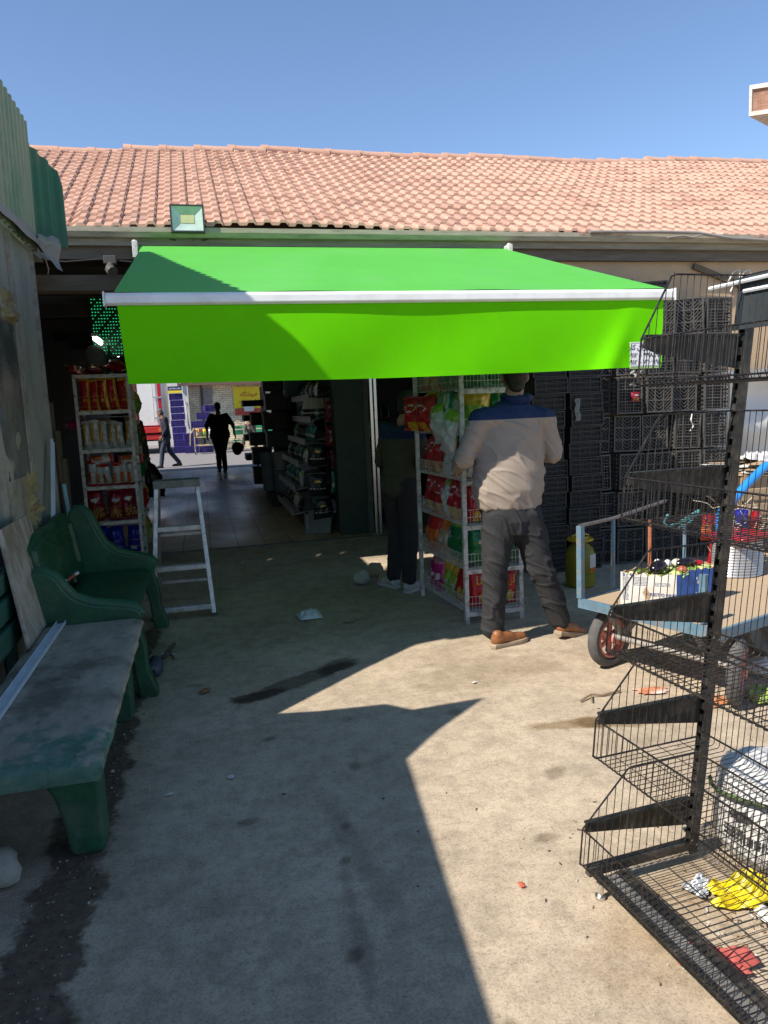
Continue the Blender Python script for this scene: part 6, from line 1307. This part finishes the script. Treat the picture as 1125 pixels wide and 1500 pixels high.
hangs = [('redhang', 1.53, 8.86, 1.33, .17, .26), ('redhang', 1.52, 8.86, 1.04, .17, .26), ('redhang', 1.55, 8.86, .76, .15, .25), ('tealbag', 1.56, 8.84, .47, .21, .28), ('blackbag', 1.30, 8.88, .44, .26, .30), ('blackbag', 1.36, 8.88, .16, .24, .26), ('blackbag', 1.56, 8.86, .16, .22, .26), ('blackbag', 1.32, 8.9, .80, .22, .28)]
nm_ = ['red and gold bag hanging top of the column by the dark green pillar', 'red and gold bag hanging second from the top by the dark green pillar', 'dark red bag hanging third from the top by the dark green pillar', 'teal and white bag hanging at the foot of the red bags', 'black bag with yellow mark hanging left of the teal bag', 'black bag near the floor, left one under the hanging bags', 'black bag near the floor, right one under the hanging bags', 'black bag hanging left of the lowest red bag']
for (kd, x, y, z, w_, h_), n_l in zip(hangs, nm_): bag(kd, (x, y, z), w_, h_, .07, n_l, 'bags hung at the end of the shelving', wob=.03, name='hanging_bag', rz=.0)
mb = MB(); mb.tube([(1.45, 8.92, .05), (1.45, 8.92, 1.75)], .008, 6); mb.tube([(1.40, 8.90, 1.70), (1.66, 8.90, 1.72)], .006, 6); mb.tube([(1.22, 8.92, 1.1), (1.45, 8.92, 1.12)], .006, 6)
solo(mb, 'hanging_rack', black_steel, 'thin black upright rack carrying the hanging bags by the pillar', 'rack', (1.45, 8.92, 0))
mb = MB(); mb.add([(1.12, 8.75, .02), (1.40, 8.70, .02), (1.48, 8.95, .26), (1.20, 9.0, .26), (1.12, 8.77, .005), (1.40, 8.72, .005), (1.50, 8.97, .24), (1.22, 9.02, .24)], [(0, 1, 2, 3), (7, 6, 5, 4), (0, 4, 5, 1), (1, 5, 6, 2), (2, 6, 7, 3), (3, 7, 4, 0)]); mb.box(1.14, 1.16, 8.8, 9.05, 0.012, .24)
solo(mb, 'sloping_tray', shm_, 'grey sloping metal tray resting on the floor at the end of the shelving', 'tray', (1.3, 8.85, .01))
# buckets, basins and dark boxes further in
bkm = mat('pale_blue_bucket', (.16, .22, .25), .5, 0, .1, 8)
def bucket(name, c, r, h, m, label, handle=True, grp='buckets along the passage'):
    t = thing(name, label, 'bucket', c, group=grp); mb = MB(); mb.lathe([(r*.8, 0), (r*.97, h*.9), (r*1.05, h*.92), (r*1.05, h), (r*.95, h), (r*.78, .01)], c, 22); mb.build('shell', m, t, smooth=True)
    if handle: mb = MB(); mb.tube([(c[0]+r*math.cos(a), c[1]-.02*math.sin(a), c[2]+h*.95+r*1.1*math.sin(a)) for a in [math.pi*k/10 for k in range(11)]], .005, 5); mb.build('handle', chrome, t)
mb = MB(); mb.box(.98, 1.62, 11.6, 12.7, .012, .20); solo(mb, 'low_platform', mat('dark_platform', (.05, .045, .04), .8), 'low dark platform on the passage floor carrying the buckets', 'platform', (1.3, 12.1, .01), bevel=.01)
bucket('bucket', (1.20, 11.9, .20), .15, .34, bkm, 'pale blue bucket standing on the low platform')
bucket('bucket', (1.19, 11.92, .56), .14, .28, mat('grey_white_bucket', (.34, .36, .34), .5), 'whitish bucket stacked on top of the pale blue bucket')
bucket('bucket', (1.02, 12.3, .20), .13, .62, mat('mid_blue_bin', (.18, .22, .27), .5), 'tall grey blue bin behind the pale blue bucket', False)
for i, (x, y, z, s_) in enumerate(((1.16, 12.0, .92, .34), (1.14, 12.05, 1.20, .36), (1.20, 12.05, 1.50, .40), (.98, 13.4, .9, .34), (1.00, 13.4, 1.25, .3), (1.16, 12.1, 1.80, .36), (1.02, 13.6, .55, .34), (1.02, 13.6, .2, .34))):
    mb = MB(); h_ = (.25, .26, .26, .22, .22, .3, .3, .3)[i]
    mb.box(x-s_/2, x+s_/2, y-.16, y+.16, z, z+h_); mb.box(x-s_/2-.01, x+s_/2+.01, y-.17, y+.17, z+h_-.03, z+h_+.005)
    for k in range(4): mb.box(x-s_/2+.03+k*s_/4.2, x-s_/2+.04+k*s_/4.2, y-.166, y-.1605, z+.02, z+h_-.04)
    solo(mb, 'stacked_box', (mat('dark_tub', (.02, .025, .04), .5), mat('brown_tub', (.05, .035, .028), .6), mat('charcoal_tub', (.03, .03, .03), .5))[i % 3], '%s of the dark lidded boxes at the right of the passage, counted from nearest bottom' % ORD[i], 'box', (x, y, z), 'dark boxes stacked in the passage', bevel=.006)
mb = MB(); mb.tube([(1.0, 14.5, .2), (1.0, 14.5, 1.1)], .02, 8)
for z in (.5, .9, 1.3, 1.6): mb.box(.85, 1.3, 15.5, 16.2, z, z+.12)
mb.box(1.26, 1.3, 15.3, 16.3, .012, 2.0); solo(mb, 'goods_rack', mat('dim_rack', (.05, .045, .045), .7), 'dim rack of goods near the far mouth of the passage', 'rack', (1.1, 15.8, .01))
# glass cabinet behind
mb = MB(); mb.box(1.2, 1.62, 11.0, 11.04, 1.7, 2.4); mb.box(1.22, 1.25, 10.95, 10.99, 1.68, 2.4); mb.box(1.42, 1.45, 10.95, 10.99, 1.68, 2.4)
solo(mb, 'glass_cabinet', mat('dim_bluish_glass', (.10, .16, .18), .2, 0, .3, 4), 'dim bluish glass cabinet high at the right of the passage', 'cabinet', (1.4, 11, 1.68))
# shop interior seen past the door frame
for i, (x, y, z) in enumerate(((2.15, 9.9, 1.35), (2.26, 9.9, 1.35), (2.37, 9.9, 1.35), (2.48, 9.9, 1.35))):
    mb = MB(); mb.lathe([(.035, 0), (.037, .13), (.013, .19), (.013, .23)], (x, y, z), 12)
    solo(mb, 'bottle', (mat('teal_bottle', (.01, .10, .10), .2), MT['green_bottle'])[i % 2], '%s bottle from the left on the dark shelf inside the shop door' % ORD[i], 'bottle', (x, y, z), 'bottles inside the shop door', smooth=True)
mb = MB(); mb.box(2.05, 2.9, 9.85, 10.1, 1.32, 1.345); mb.box(2.05, 2.9, 9.85, 10.1, .80, .82); mb.box(2.05, 2.08, 9.85, 10.1, .012, 1.9); mb.box(2.05, 2.9, 10.1, 10.12, .012, 2.2); solo(mb, 'shop_shelf', mat('dim_shelf', (.05, .05, .05), .6), 'dark shelf with bottles inside the shop door', 'shelf', (2.4, 9.95, 0))
for i, (kd, x, z) in enumerate((('whitebag', 2.2, 1.08), ('tealbag', 2.4, 1.08), ('goldred', 2.25, 1.62), ('limebag', 2.12, 1.66))): bag(kd, (x, 9.88, z-.0), .16, .22, .06, '%s bag dimly seen inside the shop door' % ('white', 'teal', 'red and gold', 'yellow')[i], 'bags inside the shop door')
pp = thing('potted_flowers', 'blue pot of red and yellow flowers inside the shop door', 'plant', (2.22, 9.2, .012))
mb = MB(); mb.lathe([(.07, .012), (.10, .16), (.11, .16), (.11, .18), (.09, .18)], (2.22, 9.2, 0), 18); mb.build('pot', mat('blue_pot', (.01, .02, .18), .5), pp, smooth=True)
mb = MB(); rr = random.Random(1)
for k in range(60):
    mb.c = rr.choice((0, 0, 0, 1, 2)); p = (2.22+rr.gauss(0, .045), 9.2+rr.gauss(0, .04), .22+rr.random()*.26); mb.obox(p, (.022, .004, .022), Matrix.Rotation(rr.random()*6, 3, 'Z') @ Matrix.Rotation(rr.random()*3, 3, 'X'))
mb.build('flowers', [FO['green'], FO['red'], FO['yellow']], pp)

# ================================================================== THE STREET BEYOND
bw = thing('brick_shop', 'pale yellow brick building with tiled eave across the street beyond the passage', 'building', (3, 31, 0))
yb_m = brick_mat('yellow_brick', (.80, .68, .46), (.85, .75, .53), (.42, .33, .21), 1, .26, .085, axis=(R(90), 0, 0), mort=.010)
mb = MB(); mb.box(-.42, 9, 31, 36, 0, 2.62); mb.build('brick_wall', yb_m, bw)
mb = MB(); mb.box(-.8, 9.3, 30.5, 31.1, 2.60, 2.72); mb.build('eave', tm[0], bw)
mb = MB(); mb.grid(lambda a, b: (-1.0+10.6*a, 30.4+3*b, 2.73+.9*b+.05*math.sin(a*160)), 160, 3); mb.build('tiled_roof', tm, bw)
mb = MB(); mb.box(.16, .50, 30.93, 30.99, 1.85, 2.5); mb.build('metal_panel', mat('grey_panel_far', (.22, .20, .19), .6), bw)
mb = MB(); mb.box(.05, .12, 30.9, 30.99, 0, 2.6); mb.build('door_jamb', mat('dark_jamb', (.08, .06, .04), .8), bw)
mb = MB(); mb.box(.17, .48, 30.94, 30.99, 1.2, 1.80); mb.build('notice_board', mat('beige_notice', (.50, .38, .22), .8, 0, .1, 4), bw)
bn = thing('yellow_banner', 'yellow cloth banner with red Persian writing and a white notice on the brick wall', 'banner', (1.95, 30.9, 1.3))
mb = MB(); mb.grid(lambda a, b: (1.33+1.27*a, 30.94-.03*math.sin(a*9)*b, 1.62+.86*b+.03*math.sin(a*6)*(1-b)), 20, 10); mb.build('cloth', mat('banner_yellow', (.72, .56, .02), .7, 0, .06, 4), bn, smooth='all')
mb = MB(); mb.grid(lambda a, b: (1.36+1.22*a, 30.925-.03*math.sin(a*9)*b, 1.36+.25*b), 20, 4); mb.build('red_hem', mat('banner_red', (.42, .06, .04), .8, 0, .4, 10), bn)
mb = MB()
put_text(mb, '\uFEE9\uFE8E\uFB94\uFEB7\uFEED\uFEAE\uFED3', .22, (1.95, 30.885, 2.12), (1, 0, 0), (0, 0, 1), .002); put_text(mb, '\uFE95\uFE8E\uFEA0\uFBFF\uFEB4\uFB90\uFBFE\uFE8D', .2, (1.95, 30.885, 1.86), (1, 0, 0), (0, 0, 1), .002)
mb.build('lettering', mat('banner_ink', (.45, .12, .02), .7), bn)
mb = MB(); mb.box(1.72, 2.12, 30.87, 30.88, 1.50, 1.86); mb.build('white_notice', paper, bn)
bc = thing('green_street_bench', 'green slatted street bench in front of the brick wall', 'bench', (2.2, 29.3, 0))
gbm = mat('bench_green', (.03, .26, .12), .6)
mb = MB(); mb.box(1.15, 3.4, 29.42, 29.46, .62, .80); mb.box(1.15, 3.4, 29.42, 29.46, .84, .95); mb.build('backrest', gbm, bc)
mb = MB(); mb.box(1.15, 3.4, 28.98, 29.4, .39, .43); mb.build('seat', gbm, bc)
for x in (1.2, 3.3): mb = MB(); mb.box(x, x+.06, 29.0, 29.46, 0, .39); mb.build('leg', gbm, bc)
# purple crates
pcm = crate_mesh(.50, .34, .24, 'purple_crate', purple, False)
rp = random.Random(17); gp = 'purple crates stacked in the street'
for r_ in range(9):
    o = bpy.data.objects.new('purple_crate', pcm); C.objects.link(o); o.location = (-.86+rp.uniform(-.02, .02), 29.9, .255*r_+.01); o.rotation_euler = (0, 0, rp.uniform(-.05, .05)); tag(o, 'purple crate in the tall street stack, %s crate up from the ground' % ORD[r_], 'crate', gp)
mb = MB(); mb.box(-1.15, -.62, 29.86, 29.88, 2.30, 2.56); s1 = solo(mb, 'street_board', mat('dark_blue_board', (.02, .03, .10), .6), 'small dark blue and yellow board on top of the purple crate stack', 'board', (-.88, 29.87, 2.3))
mb = MB(); mb.box(-1.14, -.63, 29.855, 29.859, 2.31, 2.40); o_ = mb.build('yellow_strip', MT['banner_yellow'], None, off=(-.88, 29.87, 2.3)); o_.parent = s1
mb = MB(); rr = random.Random(3)
for k in range(9): mb.box(-1.10+k*.05, -1.075+k*.05, 29.852, 29.8545, 2.45, 2.45+rr.uniform(.03, .07))
o_ = mb.build('lettering', paper, None, off=(-.88, 29.87, 2.3)); o_.parent = s1
# trolley with purple crates
tr = thing('market_trolley', 'rusty pale metal trolley carrying goods and purple crates in the street', 'trolley', (.1, 28.6, 0))
tm_ = mat('pale_rusty_metal', (.42, .33, .20), .6, .3, .3, 10)
mb = MB()
for x in (-.28, .52):
    for y in (28.3, 28.9): mb.tube([(x, y, .05), (x, y, .98)], .025, 6)
for z in (.32, .62, .95):
    mb.tube([(-.28, 28.3, z), (.52, 28.3, z)], .02, 6); mb.tube([(-.28, 28.9, z), (.52, 28.9, z)], .02, 6); mb.tube([(-.28, 28.3, z), (-.28, 28.9, z)], .02, 6); mb.tube([(.52, 28.3, z), (.52, 28.9, z)], .02, 6)
mb.tube([(-.28, 28.3, .95), (-.42, 28.2, .75), (-.45, 28.2, .35)], .02, 6)
mb.build('frame', tm_, tr)
for x in (-.28, .52):
    mb = MB(); mb.tube([(x-.03, 28.3, .07), (x+.03, 28.3, .07)], .07, 14); mb.build('wheel', rubber, tr)
for i, (x, y, z, rz_) in enumerate(((-.12, 28.55, .97, 0), (.38, 28.6, .97, .1), (.10, 28.6, 1.28, 0), (.42, 28.9, 1.55, .2), (-.42, 29.3, .02, 0), (-.42, 29.3, .27, 0), (-.42, 29.3, .52, .1), (.12, 28.5, .05, 0))):
    o = bpy.data.objects.new('purple_crate', pcm); C.objects.link(o); o.location = (x, y, z); o.rotation_euler = (0, 0, rz_); tag(o, '%s purple crate on or beside the trolley, counted from its top left' % ORD[i], 'crate', gp)
for i, (kd, x) in enumerate((('beigebag', -.12), ('limebag', .12), ('whitebag', .33))): 
    o = bag(kd, (x, 28.45, .64), .2, .30, .14, '%s sack on the middle level of the street trolley' % ('beige', 'lime', 'white')[i], 'sacks on the trolley', name='goods_sack', cat='sack')
# truck with red trim, rear end towards the passage
tk = thing('delivery_truck', 'white box truck with red corner trim and red rear bumper parked in the street', 'truck', (-2.4, 32, 0))
wm = mat('truck_white', (.66, .65, .62), .4, 0, .05, 2, dirt=(.5, .47, .42), dirt_amt=.4, dscale=2)
mb = MB(); mb.box(-3.6, -1.36, 30.4, 35, 1.10, 3.4); mb.build('cargo_box', wm, tk, bevel=.02)
for x in (-2.5, -1.56): 
    mb = MB(); mb.box(x, x+.12, 30.37, 30.398, 1.12, 3.38); mb.build('red_trim', FO['red'], tk)
mb = MB()
for z in (1.35, 2.15, 2.9): mb.box(-1.75, -1.40, 30.33, 30.368, z, z+.06)
mb.tube([(-1.75, 30.34, 1.2), (-1.75, 30.34, 3.3)], .015, 6); mb.build('door_hinge', chrome, tk)
mb = MB(); mb.box(-3.5, -1.40, 30.2, 30.5, .82, 1.06); mb.box(-3.5, -1.36, 30.25, 30.5, .56, .76); mb.build('bumper', mat('truck_red', (.42, .015, .012), .4, 0, .1), tk, bevel=.02)
for x in (-1.62, -3.4): mb = MB(); mb.box(x, x+.16, 30.17, 30.199, .86, 1.0); mb.build('tail_light', FO['orange'], tk)
for y in (31.4, 34.2):
    for x in (-1.72, -3.55):
        mb = MB(); mb.tube([(x, y, .45), (x+.28, y, .45)], [.45, .45], 26); mb.build('wheel', rubber, tk, smooth=True)
mb = MB(); mb.box(-3.4, -1.6, 30.5, 35, .50, 1.05); mb.build('chassis', dark, tk)
# pale wall and white van side closing the street
mb = MB(); mb.box(-9, -.9, 39, 40, 0, 3.2); mb.box(-.9, 12, 44, 45, 0, 5)
solo(mb, 'pale_wall', mat('pale_far_wall', (.55, .53, .50), .8, 0, .06, 1), 'pale wall closing the street behind the truck', 'wall', (0, 40, 0))
mb = MB(); mb.box(-.62, -.45, 30.6, 30.8, 0, 2.75); mb.tube([(-.56, 30.55, 2.0), (-.50, 30.5, 1.2), (-.46, 30.5, .9)], .03, 8)
solo(mb, 'white_post', mat('white_post', (.6, .6, .6), .6), 'white upright post at the corner of the far brick building', 'post', (-.5, 30.7, 0))
